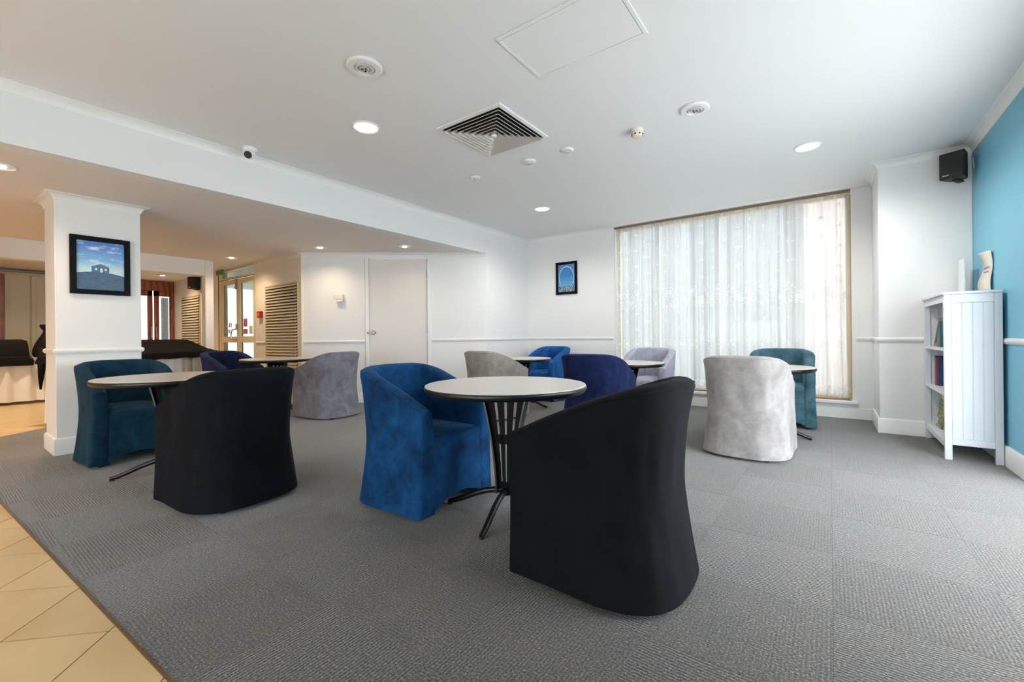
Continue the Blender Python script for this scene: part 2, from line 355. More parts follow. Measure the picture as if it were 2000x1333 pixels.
for i in range(-16, 3):
    for j in range(0, 13):
        cx, cy = i*.5 + .25, .40 + (j-1)*.5 + .25
        sq = [(cx-h,cy-h),(cx+h,cy-h),(cx+h,cy+h),(cx-h,cy+h)]
        pc = carpet_clip(sq)
        if not pc or area(pc) < .004: continue
        rot = R(90) * ((i + j) % 2) + R(180) * random.randint(0, 1)
        if abs(area(pc) - 4*h*h) < 1e-5: o = link('carpet_tile', tile_me, fl)
        else:
            c_, s_ = math.cos(-rot), math.sin(-rot)
            o = MB().prism([((x-cx)*c_-(y-cy)*s_, (x-cx)*s_+(y-cy)*c_) for x, y in pc], -.006, 0).obj('carpet_tile', M['carpet'], fl)
        o.location = (cx, cy, 0); o.rotation_euler = (0, 0, rot)
MB().prism(carpet_clip([(-9, 0), (2, 0), (2, 7), (-9, 7)]), -.006, -.003).obj('carpet_backing', plain('dark_carpet_backing', srgb(48, 45, 43), .9), fl)
# ceramic tiles beside the carpet
for a in range(-4, 14):
    for b in range(-14, 6):
        c0, c1 = 2.353 + a*.469, 2.353 + (a+1)*.469      # y - x
        s0, s1 = -2.042 + b*.444, -2.042 + (b+1)*.444     # y + x
        q = .0034
        c0 += q; c1 -= q; s0 += q; s1 -= q
        sq = [((s-c)/2, (s+c)/2) for c, s in ((c0,s0),(c1,s0),(c1,s1),(c0,s1))]
        sq = sorted(sq, key=lambda p: math.atan2(p[1]-sum(k[1] for k in sq)/4, p[0]-sum(k[0] for k in sq)/4))
        mx_, my_ = sum(k[0] for k in sq)/4, sum(k[1] for k in sq)/4
        if mx_ < -5.6 or mx_ > -.6 or my_ < -.75: continue
        pc = clip(sq, .051, -1, -near_edge(0) + .008)
        if not pc or area(pc) < .00008: continue
        bb = MB().prism([(x-mx_, y-my_) for x, y in pc], -.006, -.0005).obj('floor_tile', M['tile'], fl); bb.location = (mx_, my_, 0)
MB().prism([(-5.9, -.95), (-.35, -.95), (-.35, near_edge(-.35)-.01), (-5.9, near_edge(-5.9)-.01)], -.006, -.0035).obj('grout_bed', plain('brown_grout', srgb(104, 76, 44), .8, var=.1, scale=20), fl)
e = MB(); x0_, x1_ = -6.5, 1.0
e.add([(x0_, near_edge(x0_)-.009, -.005), (x1_, near_edge(x1_)-.009, -.005), (x1_, near_edge(x1_)+.001, -.005), (x0_, near_edge(x0_)+.001, -.005),
       (x0_, near_edge(x0_)-.007, .0015), (x1_, near_edge(x1_)-.007, .0015), (x1_, near_edge(x1_)+.001, .0015), (x0_, near_edge(x0_)+.001, .0015)],
      [(0,3,2,1),(4,5,6,7),(0,1,5,4),(1,2,6,5),(2,3,7,6),(3,0,4,7)])
struct(e.obj('trim_1', M['trimstrip']), 'thin bronze strip where the carpet meets the tiles', 'floor trim')

# ------------------------------------------------------------------ ceilings, walls
struct(MB().box(XL, 1.3, -3.2, 6.6, ZC, ZC+.12).obj('ceiling', M['ceil']), 'smooth white main ceiling', 'ceiling')
struct(MB().box(-12.2, XL-.15, -3.2, 5.4, ZB, ZB+.5).obj('ceiling_low', M['lowceil']), 'lower sprayed ceiling beyond the beam', 'ceiling')
struct(MB().box(XL-.15, XL, -3.2, B2.y, ZB, ZC).obj('wall_beam', M['wall']), 'long white drop beam between the two ceilings', 'beam')
struct(MB().box(XL-.15, XL, B2.y, YW, 0, ZC).obj('wall_corner', M['wall']), 'short white wall between the beam and the window wall', 'wall')
w = MB(); w.box(XL-.15, WX0, YW, YW+.2, 0, ZC); w.box(WX0, WX1, YW, YW+.2, 0, .165); w.box(WX1, XP+.02, YW, YW+.2, 0, ZC); w.box(WX0, WX1, YW+.05, YW+.2, 2.61, ZC)
struct(w.obj('wall_window', M['wall']), 'white wall around the lace curtained window', 'wall')
struct(bevel(MB().box(XP, XB, YP, YW+.2, 0, ZC).obj('wall_pilaster', M['wall']), .006), 'white pilaster between the window and the blue wall', 'pilaster')
w = MB(); w.box(XB, XB+.2, 4.25, YP+.1, 0, ZC); w.box(XB, XB+.2, 1.5, 4.25, 2.1, ZC); w.box(XB, XB+.2, -3.2, 1.5, 0, ZC)
struct(w.obj('wall_right', M['blue']), 'sky blue painted side wall', 'wall')
w = MB(); w.box(-12.2, -4.0, -3.35, -3.2, 0, ZC); w.box(-4.0, 1.0, -3.35, -3.2, 1.4, ZC); w.box(-4.0, 1.0, -3.35, -3.2, 0, .1); w.box(1.0, 1.3, -3.35, -3.2, 0, ZC)
struct(w.obj('wall_rear', M['cream']), 'white wall in a warm-lit tint behind the viewpoint', 'wall')
struct(bevel(MB().box(CX0, CX1, CY0, CY1, 0, ZB).obj('wall_column', M['wall']), .005), 'white square column with a picture on it', 'column')
# angled wall (local frame: s along, n towards the room)
ang = math.atan2(B2.y-A2.y, B2.x-A2.x); LEN = (B2-A2).length
MA = Matrix.Translation((A2.x, A2.y, 0)) @ Matrix.Rotation(ang, 4, 'Z')     # local x along wall, local -y towards the room
D0, D1, DZ = .985, 1.862, 2.17
w = MB(); w.box(0, D0-.05, 0, .15, 0, ZB); w.box(D1+.05, LEN, 0, .15, 0, ZB); w.box(D0-.05, D1+.05, 0, .15, DZ+.045, ZB); w.xf(MA)
struct(w.obj('wall_angled', M['wall']), 'angled white wall with the flush door', 'wall')
# wall with glass doors and louvres
GX0, GX1 = -9.34, -7.80
w = MB(); w.box(GX1, A2.x+.02, YL, YL+.15, 0, ZB); w.box(-11.95, GX0, YL, YL+.15, 0, ZB)
struct(w.obj('wall_far', M['cream']), 'white wall in a warm-lit tint with the louvred grilles and glass doors', 'wall')
struct(MB().box(-8.25, -8.1, -3.2, 2.74, 2.0, ZB).obj('wall_header', M['wall']), 'white drop header over the serving area', 'beam')
struct(bevel(MB().box(-8.25, -8.1, 2.74, 2.86, 0, ZB).obj('wall_post', M['wall']), .01), 'slim white post at the end of the header', 'post')
TY0, TY1 = 2.30, 3.375
w = MB(); w.box(-11.95, -11.8, -3.2, TY0, 0, ZB); w.box(-11.95, -11.8, TY0, TY1, 2.2, ZB); w.box(-11.95, -11.8, TY1, YL, 0, ZB)
struct(w.obj('wall_back', M['cream']), 'white back wall in a warm-lit tint behind the serving tables', 'wall')

# cornices, dado rails, skirtings --------------------------------------------------
COVE = [(0, -.062), (.004, -.062), (.006, -.056), (.012, -.038), (.024, -.021), (.041, -.010), (.056, -.006), (.060, -.004), (.062, 0), (0, 0)]
DADO = [(0, -.022), (.008, -.022), (.014, -.012), (.018, -.004), (.018, .010), (.012, .018), (.006, .022), (0, .022)]
SKIRT = [(0, 0), (.016, 0), (.016, .125), (.011, .138), (0, .142)]
def run(mb, p0, p1, nrm, prof, z, e0=0, e1=0):
    d = Vector(p1) - Vector(p0); d.normalize(); r0, r1 = [], []
    for o, dz in prof:
        a = Vector(p0) + Vector(nrm)*o - d*(e0*o); b = Vector(p1) + Vector(nrm)*o + d*(e1*o)
        r0.append((a.x, a.y, z+dz)); r1.append((b.x, b.y, z+dz))
    mb.loops([r0, r1], True, True, True); return mb
def rect_run(mb, x0, x1, y0, y1, prof, z):
    mb.loops([[(x0-o, y0-o, z+dz), (x1+o, y0-o, z+dz), (x1+o, y1+o, z+dz), (x0-o, y1+o, z+dz)] for o, dz in prof + [prof[0]]]); return mb
tn = [1]
def trim(mb, label, cat='cornice', mat='trim'):
    tn[0] += 1; return struct(mb.obj('trim_%d' % tn[0], M[mat], None, 35), label, cat)
trim(run(MB(), (XL, -3.2), (XL, YW), (1, 0), COVE, ZC, 0, -1), 'white cove cornice along the top of the beam')
trim(run(MB(), (XL, YW), (WX0, YW), (0, -1), COVE, ZC, -1, 0), 'white cove cornice above the small arch picture')
trim(run(MB(), (WX0, YW), (XP, YW), (0, -1), [(0, -.02), (.02, -.018), (.05, -.006), (.06, 0), (0, 0)], ZC), 'shallow cornice above the lace curtain')
m = run(MB(), (XP, YP), (XB, YP), (0, -1), COVE, ZC, 1, -1); run(m, (XP, YW), (XP, YP), (-1, 0), COVE, ZC, 0, 1)
trim(m, 'white cove cornice around the pilaster top')
trim(run(MB(), (XB, YP), (XB, -3.2), (-1, 0), COVE, ZC, -1, 0), 'white cove cornice above the blue wall')
nA = Vector((math.sin(ang), -math.cos(ang)))
trim(run(MB(), (A2.x, A2.y), (B2.x, B2.y), nA, COVE, ZB, -.3, 0), 'white cove cornice above the flush door')
trim(run(MB(), (GX1, YL), (A2.x, A2.y-.02), (0, -1), COVE, ZB, 0, .3), 'white cove cornice in a warm-lit tint above the large louvred grille', mat='cream')
trim(rect_run(MB(), CX0, CX1, CY0, CY1, COVE, ZB), 'white cove cornice around the column head')
trim(rect_run(MB(), CX0, CX1, CY0, CY1, DADO, ZD-.02), 'white dado rail wrapped around the column', 'dado rail')
trim(run(MB(), (XL, YW), (WX0-.02, YW), (0, -1), DADO, ZD+.02, -1), 'white dado rail below the small arch picture', 'dado rail')
trim(run(MB(), (XL, B2.y), (XL, YW), (1, 0), DADO, ZD+.02, 0, -1), 'white dado rail on the short corner wall', 'dado rail')
m = run(MB(), (WX1+.04, YW), (XP, YW), (0, -1), DADO, ZD, 0, -1); run(m, (XP, YW), (XP, YP), (-1, 0), DADO, ZD, -1, 1); run(m, (XP, YP), (XB, YP), (0, -1), DADO, ZD, 1, 0)
trim(m, 'white dado rail around the pilaster', 'dado rail')
trim(run(MB(), (XB, YP), (XB, 4.25), (-1, 0), DADO, ZD, 0, 0), 'white dado rail across the blue wall', 'dado rail')
pA = lambda s: (A2.x + math.cos(ang)*s, A2.y + math.sin(ang)*s)
trim(run(MB(), pA(0), pA(D0-.06), nA, DADO, ZD+.01), 'white dado rail between the louvred grille and the flush door', 'dado rail')
trim(run(MB(), pA(D1+.06), pA(LEN), nA, DADO, ZD+.02), 'white dado rail between the flush door and the beam corner', 'dado rail')
trim(run(MB(), (GX1, YL), (-7.48, YL), (0, -1), DADO, ZD), 'white dado rail in a warm-lit tint between glass doors and large grille', 'dado rail', 'cream')
def skirting(name, mb, label): return struct(mb.obj('baseboard_' + name, M['trim'], None, 35), label, 'skirting')
skirting('column', rect_run(MB(), CX0, CX1, CY0, CY1, SKIRT, 0), 'skirting board around the column foot')
m = run(MB(), (XP, YP), (XB, YP), (0, -1), SKIRT, 0, 1, 0); run(m, (XP, YW), (XP, YP), (-1, 0), SKIRT, 0, -1, 1)
skirting('pilaster', m, 'white skirting board around the pilaster')
skirting('window', run(run(MB(), (XL, YW), (WX0, YW), (0, -1), SKIRT, 0), (WX0, YW), (XP, YW), (0, -1), [(0, 0), (.012, 0), (.012, .118), (0, .124)], 0), 'white skirting board under the window')
skirting('blue', run(MB(), (XB, YP), (XB, 4.25), (-1, 0), [(o, z_*1.05) for o, z_ in SKIRT], 0), 'white skirting board along the blue wall')
skirting('angled', run(run(MB(), pA(0), pA(D0-.06), nA, SKIRT, 0), pA(D1+.06), pA(LEN), nA, SKIRT, 0), 'white skirting board along the angled wall')
skirting('corner', run(MB(), (XL, B2.y), (XL, YW), (1, 0), SKIRT, 0, 0, -1), 'white skirting board on the short corner wall')
skirting('far', run(MB(), (GX1, YL), (A2.x, YL), (0, -1), SKIRT, 0), 'skirting board under the large louvred grille')

# ------------------------------------------------------------------ main window, curtain
w1 = MB(); FY0, FY1 = YW+.12, YW+.17
w1.box(WX0, WX1, FY0, FY1, .20, .25); w1.box(WX0, WX1, FY0, FY1, 2.56, 2.61); w1.box(WX0, WX0+.05, FY0, FY1, .25, 2.56); w1.box(WX1-.05, WX1, FY0, FY1, .25, 2.56)
win = w1.obj('window_1', M['alum']); struct(win, 'wide window behind the lace curtain', 'window')
xs = [WX0+.05, WX0+.62, WX0+1.42, WX0+2.22, WX1-.05]
for k in range(4):
    MB().box(xs[k], xs[k+1], FY0+.02, FY0+.028, .25, 2.56).obj('window_pane', M['glass'], win)
    if k: MB().box(xs[k]-.03, xs[k]+.03, FY0-.005, FY1+.005, .25, 2.56).obj('mullion', M['trim'], win)
bevel(MB().box(WX0-.03, WX1+.05, YW-.04, YW+.12, .165, .20).obj('window_sill', M['trim'], win), .006)
MB().box(WX0+.02, WX1-.02, YW+.03, YW+.12, .2005, .214).obj('sill_board', M['pelmet'], win)
MB().box(WX1-.010, WX1, YW+.02, YW+.12, .214, 2.56).obj('timber_reveal', plain('golden_timber_reveal', srgb(196, 160, 112), .5, var=.08), win)
MB().box(WX0, WX0+.012, YW+.01, YW+.12, .214, 2.56).obj('timber_reveal', plain('white_reveal', srgb(225, 222, 216), .5), win)
tag(MB().box(WX0+.005, WX1-.005, YW+.004, YW+.044, 2.592, 2.612).obj('curtain_track', M['pelmet']), 'brown curtain track under the ceiling', 'curtain track')
def fold(x):
    return (.026*math.sin(x*38+1.5*math.sin(x*5)) + .018*math.sin(x*71+2*math.sin(x*9)) + .010*math.sin(x*131)) * (.55+.45*math.sin(x*6.3+1)**2)
cv, cf = [], []; NX, NZ = 640, 14
cx0, cx1 = WX0+.012, WX1-.012
for j in range(NZ+1):
    for i in range(NX+1):
        x = cx0 + (cx1-cx0)*i/NX; zt = j/NZ; z = .235 + zt*(2.59-.235)
        zz = z - (.012*math.sin(x*21) if j == 0 else 0)
        amp = .75 + .35*(1-zt)
        cv.append((x + .006*math.sin(z*2.1+x*9)*(1-zt), YW+.060 + fold(x + .01*math.sin(z*1.3))*amp*.85, zz))
for j in range(NZ):
    for i in range(NX): a = j*(NX+1)+i; cf.append((a, a+1, a+NX+2, a+NX+1))
mb = MB(); mb.v, mb.f = cv, cf; cur = mb.obj('lace_curtain', M['lace'], None, 180)
tag(cur, 'white patterned lace curtain hanging across the wide window', 'curtain')
# glazing beside the viewpoint; low rear band added for ceiling light
f2 = MB(); f2.box(XB+.06, XB+.12, 1.5, 4.25, 2.05, 2.1); f2.box(XB+.06, XB+.12, 1.5, 4.25, 0, .05); f2.box(XB+.06, XB+.12, 1.5, 1.55, .05, 2.05); f2.box(XB+.06, XB+.12, 4.20, 4.25, .05, 2.05)
w2 = struct(f2.obj('window_2', M['trim']), 'full height window in the blue wall', 'window')
M['glass2'] = glass('clear_window_glass', (.985, .99, .99, 1), .04)
MB().box(XB+.06, XB+.12, 2.85, 2.90, .05, 2.05).obj('mullion', M['trim'], w2)
for y0, y1 in ((1.55, 2.85), (2.90, 4.20)): MB().box(XB+.087, XB+.093, y0, y1, .05, 2.05).obj('window_pane', M['glass2'], w2)
f3 = MB(); f3.box(-4.0, 1.0, -3.3, -3.25, 1.36, 1.4); f3.box(-4.0, 1.0, -3.3, -3.25, .1, .14); f3.box(-4.0, -3.96, -3.3, -3.25, .14, 1.36); f3.box(.96, 1.0, -3.3, -3.25, .14, 1.36)
w3 = struct(f3.obj('fill_window_3', M['trim']), 'low window band added in the rear wall for ceiling light', 'window')
for k in range(4):
    a_ = -3.96+1.23*k; MB().box(a_, a_+1.205 if k < 3 else .96, -3.278, -3.272, .14, 1.36).obj('window_pane', M['glass2'], w3)
    if k: MB().box(a_-.025, a_, -3.3, -3.25, .14, 1.36).obj('mullion', M['trim'], w3)
# outside: backdrop walls added to hold back the bright sky
struct(MB().box(-40, 40, -40, 40, -.5, -.3).obj('ground', M['pavement']), 'paving outside the building, made pale to bounce light in', 'paving')
tag(MB().box(-.35, 6.0, 9.0, 9.3, -.3, 4.2).obj('backdrop_building', M['brickout']), 'pale pink building outside, raised to screen sky behind the lace curtain', 'building', kind='structure')
o = MB().box(-9, -.35, 9.6, 9.9, -.3, 4.4)
for xx in (-7.6, -6.7, -5.9, -4.6, -3.9, -2.6, -1.9, -.9): o.box(xx, xx+.28, 9.35, 9.6, -.3, 4.4)
tag(o.obj('sky_screen_wall', M['greyout']), 'grey backdrop with piers, added outside to dim the sky behind the lace curtain', 'building', kind='structure')

# ------------------------------------------------------------------ doors
# flush door
d2 = MB(); d2.box(D0-.05, D0, -.018, .10, 0, DZ+.045); d2.box(D1, D1+.05, -.018, .10, 0, DZ+.045); d2.box(D0, D1, -.018, .10, DZ, DZ+.045); d2.xf(MA)
dr = bevel(d2.obj('door_1', M['trim']), .003); struct(dr, 'plain flush white door with a round knob', 'door')
bevel(MB().box(D0+.003, D1-.003, .012, .05, .008, DZ-.004).xf(MA).obj('door_leaf', M['doorpaint'], dr), .002)
kn = MB().lathe([(.0, 0), (.033, 0), (.033, .006), (.014, .010), (.014, .030), (.026, .036), (.032, .050), (.026, .064), (.0, .068)], 24, cap=False)
kn.xf(MA @ Matrix.Translation((D0+.062, .012, 1.05)) @ Matrix.Rotation(R(90), 4, 'X')); kn.obj('door_knob', M['chrome'], dr, 40)
MB().lathe([(0, 0), (.014, 0), (.014, .012), (.008, .016), (0, .016)], 16, cap=False).xf(MA @ Matrix.Translation((D0-.012, -.018, 1.05)) @ Matrix.Rotation(R(90), 4, 'X')).obj('lock_bolt', M['chrome'], dr, 40)
for z in (.3, 1.1, 1.93): MB().tube([(D1-.002, .004, z-.05), (D1-.002, .004, z+.05)], .008, 10).xf(MA).obj('hinge', M['chrome'], dr, 40)
# glass double doors
g = MB(); g.box(GX0, GX0+.10, YL-.01, YL+.09, 0, ZB); g.box(GX1-.05, GX1, YL-.01, YL+.09, 0, ZB); g.box(GX0+.10, GX1-.05, YL-.01, YL+.09, 2.06, 2.10); g.box(GX0+.10, GX1-.05, YL-.01, YL+.09, 2.22, ZB)
gd = bevel(g.obj('door_2', M['alum']), .003); struct(gd, 'cream framed glass double doors with red window notices', 'door')
MB().box(GX0+.10, GX1-.05, YL+.03, YL+.036, 2.10, 2.22).obj('transom_pane', M['frost'], gd)
MB().box(GX0+.02, GX0+.03, YL-.016, YL-.01, 0, 2.2).obj('jamb_seam', M['dark'], gd)
MB().box(GX0+.10, GX1-.05, YL-.014, YL-.01, 2.052, 2.062).obj('head_seam', M['dark'], gd)
MC = -8.50
for x0, x1, nm in ((GX0+.10, MC-.004, 0), (MC+.004, GX1-.05, 1)):
    lf = MB(); s = .068
    lf.box(x0, x0+s, YL, YL+.05, .01, 2.05); lf.box(x1-s, x1, YL, YL+.05, .01, 2.05); lf.box(x0+s, x1-s, YL, YL+.05, 1.97, 2.05); lf.box(x0+s, x1-s, YL, YL+.05, .91, 1.02); lf.box(x0+s, x1-s, YL, YL+.05, .01, .2)
    lo_ = bevel(lf.obj('door_leaf', M['alum'], gd), .003)
    MB().box(x0+s, x1-s, YL+.022, YL+.028, 1.02, 1.97).obj('glass_pane', M['frost'], lo_)
    MB().box(x0+s, x1-s, YL+.022, YL+.028, .2, .91).obj('glass_pane', M['frost'], lo_)
    if nm == 0:
        MB().tube([(x1-.05, YL, .96), (x1-.05, YL-.05, .96), (x1-.14, YL-.055, .97), (x1-.17, YL-.055, 1.05), (x1-.12, YL-.05, 1.14), (x1-.05, YL, 1.16)], .011, 8).obj('pull_handle', M['chrome'], lo_, 50)
        MB().box(x1-.062, x1-.012, YL-.022, YL, 1.14, 1.24).obj('lock_case', M['chrome'], lo_)
        MB().box(x1-.05, x1-.02, YL-.03, YL, 1.86, 2.06).obj('closer_arm', M['chrome'], lo_)
        nt = MB()
        for k, (w_, hh) in enumerate(((.05, .06), (.02, .08), (.05, .08), (.05, .08))): nt.box(x0+.13+k*.075, x0+.13+k*.075+w_, YL+.0212, YL+.0218, 1.19, 1.19+hh)
        for k in range(5): nt.box(x0+.11+k*.06, x0+.11+k*.06+.035, YL+.0212, YL+.0218, 1.08, 1.15)
        nt.obj('notice_lettering', M['pinkmark'], lo_)
    else:
        nt = MB(); nt.box(x0+.15, x0+.30, YL+.0212, YL+.0218, 1.19, 1.33); nt.box(x0+.14, x0+.31, YL+.0212, YL+.0218, 1.06, 1.15); nt.obj('notice_sticker', M['redmark'], lo_)
        MB().box(x0+.37, x0+.50, YL+.0212, YL+.0218, 1.06, 1.20).obj('white_sticker', M['paper'], lo_)
# timber doors in the back wall
fr = MB(); XT = -11.8
fr.box(XT-.08, XT+.05, TY0, TY0+.10, 0, 2.2); fr.box(XT-.08, XT+.05, TY1-.055, TY1, 0, 2.2); fr.box(XT-.08, XT+.06, TY0, TY1, 2.03, 2.24)
tf = bevel(fr.obj('door_3', M['timber']), .006); struct(tf, 'red brown timber double doors with glass panels', 'door')
ym = 3.02
for y0, y1 in ((TY0+.10, ym-.010), (ym+.010, TY1-.055)):
    lf = MB(); s = .088
    lf.box(XT-.04, XT+.01, y0, y0+(.06 if y0 < 2.6 else s), .01, 2.03); lf.box(XT-.04, XT+.01, y1-(s if y0 < 2.6 else .012), y1, .01, 2.03); lf.box(XT-.04, XT+.01, y0, y1, 1.92, 2.03); lf.box(XT-.04, XT+.01, y0, y1, .01, .3)
    lo_ = bevel(lf.obj('door_leaf', M['timber'], tf), .004)
    MB().box(XT-.018, XT-.012, y0+.02, y1-.006, .3, 1.92).obj('glass_pane', M['dimglass'], lo_)
    hy = y1-.03 if y0 < 2.6 else y0+.03
    MB().tube([(XT+.01, hy, 1.0), (XT+.05, hy, 1.02), (XT+.05, hy, 1.25), (XT+.01, hy, 1.27)], .012, 8).obj('pull_handle', M['chrome'], lo_, 50)
t = NT('sheer_grey_drape'); tl = t.n('ShaderNodeBsdfTranslucent', i_Color=(.5, .49, .48, 1)); df = t.n('ShaderNodeBsdfDiffuse', i_Color=(.6, .59, .58, 1)); mx = t.n('ShaderNodeMixShader', i_0=.5)
t.t.links.new(df.outputs[0], mx.inputs[1]); t.t.links.new(tl.outputs[0], mx.inputs[2]); t.t.links.new(mx.outputs[0], t.out.inputs[0]); M['sheer'] = t.m
crt = MB(); crt.loops([[(XT-.11+.02*math.sin(k*1.6), 3.185+k*.0095, z) for k in range(14)] for z in (.2, 1.9)], closed=False)
tag(crt.obj('drape', M['sheer']), 'grey drape behind the timber doors', 'curtain')

# ------------------------------------------------------------------ louvred grilles
def grille(x0, x1, z0, z1, n, label):
    e = empty('louvred_grille', ((x0+x1)/2, YL, z0)); tag(e, label, 'grille', 'louvred wall grilles'); hw = (x1-x0)/2; H_ = z1-z0
    f = MB(); f.box(-hw-.02, hw+.02, -.014, 0, -.02, 0); f.box(-hw-.02, hw+.02, -.014, 0, H_, H_+.02); f.box(-hw-.02, -hw, -.014, 0, 0, H_); f.box(hw, hw+.02, -.014, 0, 0, H_)
    f.obj('frame', M['louvre'], e); MB().box(-hw, hw, -.004, -.001, 0, H_).obj('backing', M['dark'], e)
    p = H_/n; sl = MB(); sl.add([(-hw, -.005, p*.95), (hw, -.005, p*.95), (hw, -.030, p*.28), (-hw, -.030, p*.28), (-hw, -.005, p*.80), (hw, -.005, p*.80), (hw, -.030, p*.13), (-hw, -.030, p*.13)], [(0,1,2,3),(7,6,5,4),(0,4,5,1),(3,2,6,7),(0,3,7,4),(1,5,6,2)])
    me = sl.mesh('slat', M['louvre'])
    for k in range(n): o = link('slat', me, e); o.location = (0, 0, k*p)
grille(-7.44, -6.45, .25, 1.81, 34, 'large cream louvred grille beside the glass doors')
grille(-11.25, -10.28, .45, 1.86, 26, 'louvred grille on the far wall near the timber doors')

# ------------------------------------------------------------------ tub chairs
CW, CD, ZBK, ZAR = .58, .585, .805, .59
def chair_plan(n=34):
    x0 = .02; a = CD/2+x0; b = CW/2; pts = [(CD/2-(CD/2-x0)*k/6, -b) for k in range(7)]
    for k in range(1, n):
        t_ = math.pi*k/n; s, c = math.sin(t_), math.cos(t_); e = 2/3.1
        pts.append((x0-a*abs(s)**e, -b*math.copysign(abs(c)**e, c)))
    return pts + [(x0+(CD/2-x0)*k/6, b) for k in range(7)]
def chair_rim(x): s = max(0, min(1, (CD/2-x)/CD)); return ZAR+(ZBK-ZAR)*(1-(1-s)**1.35)
def chair_meshes():
    P = chair_plan(); m = len(P); rings = []; seam = []
    for i, (x, y) in enumerate(P):
        a, b = P[max(i-1, 0)], P[min(i+1, m-1)]; tx, ty = b[0]-a[0], b[1]-a[1]; L = math.hypot(tx, ty); nx, ny = ty/L, -tx/L
        if nx*(x-.0)+ny*y < 0: nx, ny = -nx, -ny
        bf = max(0, min(1, (.15-x)/(CD/2+.15))); zr = chair_rim(x); amp = .014+.038*bf
        wob = .004*math.sin(i*1.7)+.003*math.sin(i*.61+1)
        pr = []
        of = lambda z: amp*(abs(z-.42)/.40)**1.7 + wob*math.sin(z*9)
        for k in range(10): z = .022+(zr-.03-.022)*k/9; pr.append((of(z), z))
        ot = of(zr-.03); th = .088+.012*bf
        for q in range(1, 8):
            ph = math.pi*q/8; pr.append((ot-th/2+th/2*math.cos(ph), zr-.03+.034*math.sin(ph)))
        seam.append((x+nx*(ot-.004), y+ny*(ot-.004), zr-.016))
        for k in range(8): z = zr-.03-(zr-.03-.022)*k/7; pr.append((ot-th-.012*min(1, k/3), z))
        rings.append([(x+nx*o, y+ny*o, z) for o, z in pr])
    def shrink(r, dx, q):
        cx = sum(p[0] for p in r)/len(r); cy = sum(p[1] for p in r)/len(r); cz = sum(p[2] for p in r)/len(r)
        return [(p[0]+dx, cy+(p[1]-cy)*(1-q*2.2), cz+(p[2]-cz)*(1-q*.22)) for p in r]
    full = [shrink(rings[0], .018, .16), shrink(rings[0], .012, .05)] + rings + [shrink(rings[-1], .012, .05), shrink(rings[-1], .018, .16)]
    mb = MB(); mb.loops(full, True, True, True)
    shell = mb.mesh('tub_shell', None, 55)
    pp = MB().tube(seam, .0035, 6).mesh('piping', None, 60)
    # seat
    inn = [(x, y) for x, y in P]
    def ring(sc, z):
        return [(min(x*sc*.86+.028, CD/2-.004)*(1), y*.735*sc, z) for x, y in inn]
    mb = MB(); rr = [ring(1, .30), ring(1, .405), ring(.985, .425), ring(.93, .437), ring(.7, .446), ring(.35, .450), ring(.02, .451)]
    mb.loops(rr, True, True, True); seat = mb.mesh('seat', None, 60)
    # front skirt with an arched hem
    hw = CW/2-.082; n = 16; fr_, bk = [], []
    for k in range(n+1):
        y = -hw+2*hw*k/n; hem = .04+.055*(1-(y/hw)**2)
        col = [hem+(.415-hem)*q/6 for q in range(7)]
        fr_.append([(CD/2+.006+.010*(1-(z-.03)/.4)+.003*math.sin(k*1.1), y, z) for z in col] + [(CD/2-.004, y, .430), (CD/2-.03, y, .432)])
    mb = MB(); mb.loops([f + [(CD/2-.03, f[0][1], f[0][2])] for f in fr_], True, True, True); sk = mb.mesh('front_skirt', None, 60)
    ft = MB().lathe([(.013, 0), (.02, .003), (.022, .012), (.016, .03), (.016, .06)], 12).mesh('foot', M['black'], 60)
    return shell, pp, seat, sk, ft
CHM = chair_meshes()
def make_chair(x, y, deg, mat, label):
    e = empty('tub_chair', (x, y, 0), R(deg)); tag(e, label, 'armchair', 'velvet tub chairs around the round tables')
    for nm, me in zip(('tub_shell', 'piping', 'seat', 'front_skirt'), CHM[:4]):
        me2 = me.copy(); me2.materials.clear(); me2.materials.append(V[mat])
        if nm == 'piping': pc = link(nm, me2, sh_)
        else:
            pc = link(nm, me2, e)
            if nm == 'tub_shell': sh_ = pc
    for sx, sy in ((1, 1), (1, -1), (-1, 1), (-1, -1)):
        f = link('foot', CHM[4], e); f.location = (sx*(CD/2-.06)-(0.02 if sx < 0 else 0), sy*(CW/2-.06-(.05 if sx < 0 else 0)), 0)
    return e
make_chair(-.771, 1.732, 181, 'black', 'black velvet tub chair nearest the viewer, its back turned, at the front table')
make_chair(-2.035, 1.834, 1, 'royal', 'royal blue velvet tub chair with open seat facing the front table')
make_chair(-3.045, 1.168, 186, 'ink', 'inky black velvet tub chair with its back turned, at the table by the column')
make_chair(-4.80, 1.055, 2, 'petrol', 'petrol green blue velvet tub chair standing against the column')
make_chair(-5.117, 3.074, 190, 'grey', 'slate grey velvet tub chair with rounded back, in front of the angled wall')
make_chair(-6.80, 2.60, 10, 'navy', 'dark navy velvet tub chair in front of the glass doors')
make_chair(-3.33, 4.18, 82, 'taupe', 'warm light grey tub chair seen from behind beyond the royal blue chair')
make_chair(-3.56, 5.80, 268, 'bright', 'bright blue velvet tub chair under the small arch picture')
make_chair(-1.847, 3.939, 93, 'indigo', 'indigo velvet tub chair seen from behind, beyond the front table')
make_chair(-1.864, 5.47, 272, 'lilac', 'pale lilac grey tub chair facing in, against the lace curtain')
make_chair(-.558, 4.09, 85, 'silver', 'silver grey velvet tub chair seen from behind, standing alone on the pale carpet')
make_chair(-.433, 5.57, 274, 'teal', 'dusty teal velvet tub chair against the lace curtain, half behind the silver grey one')

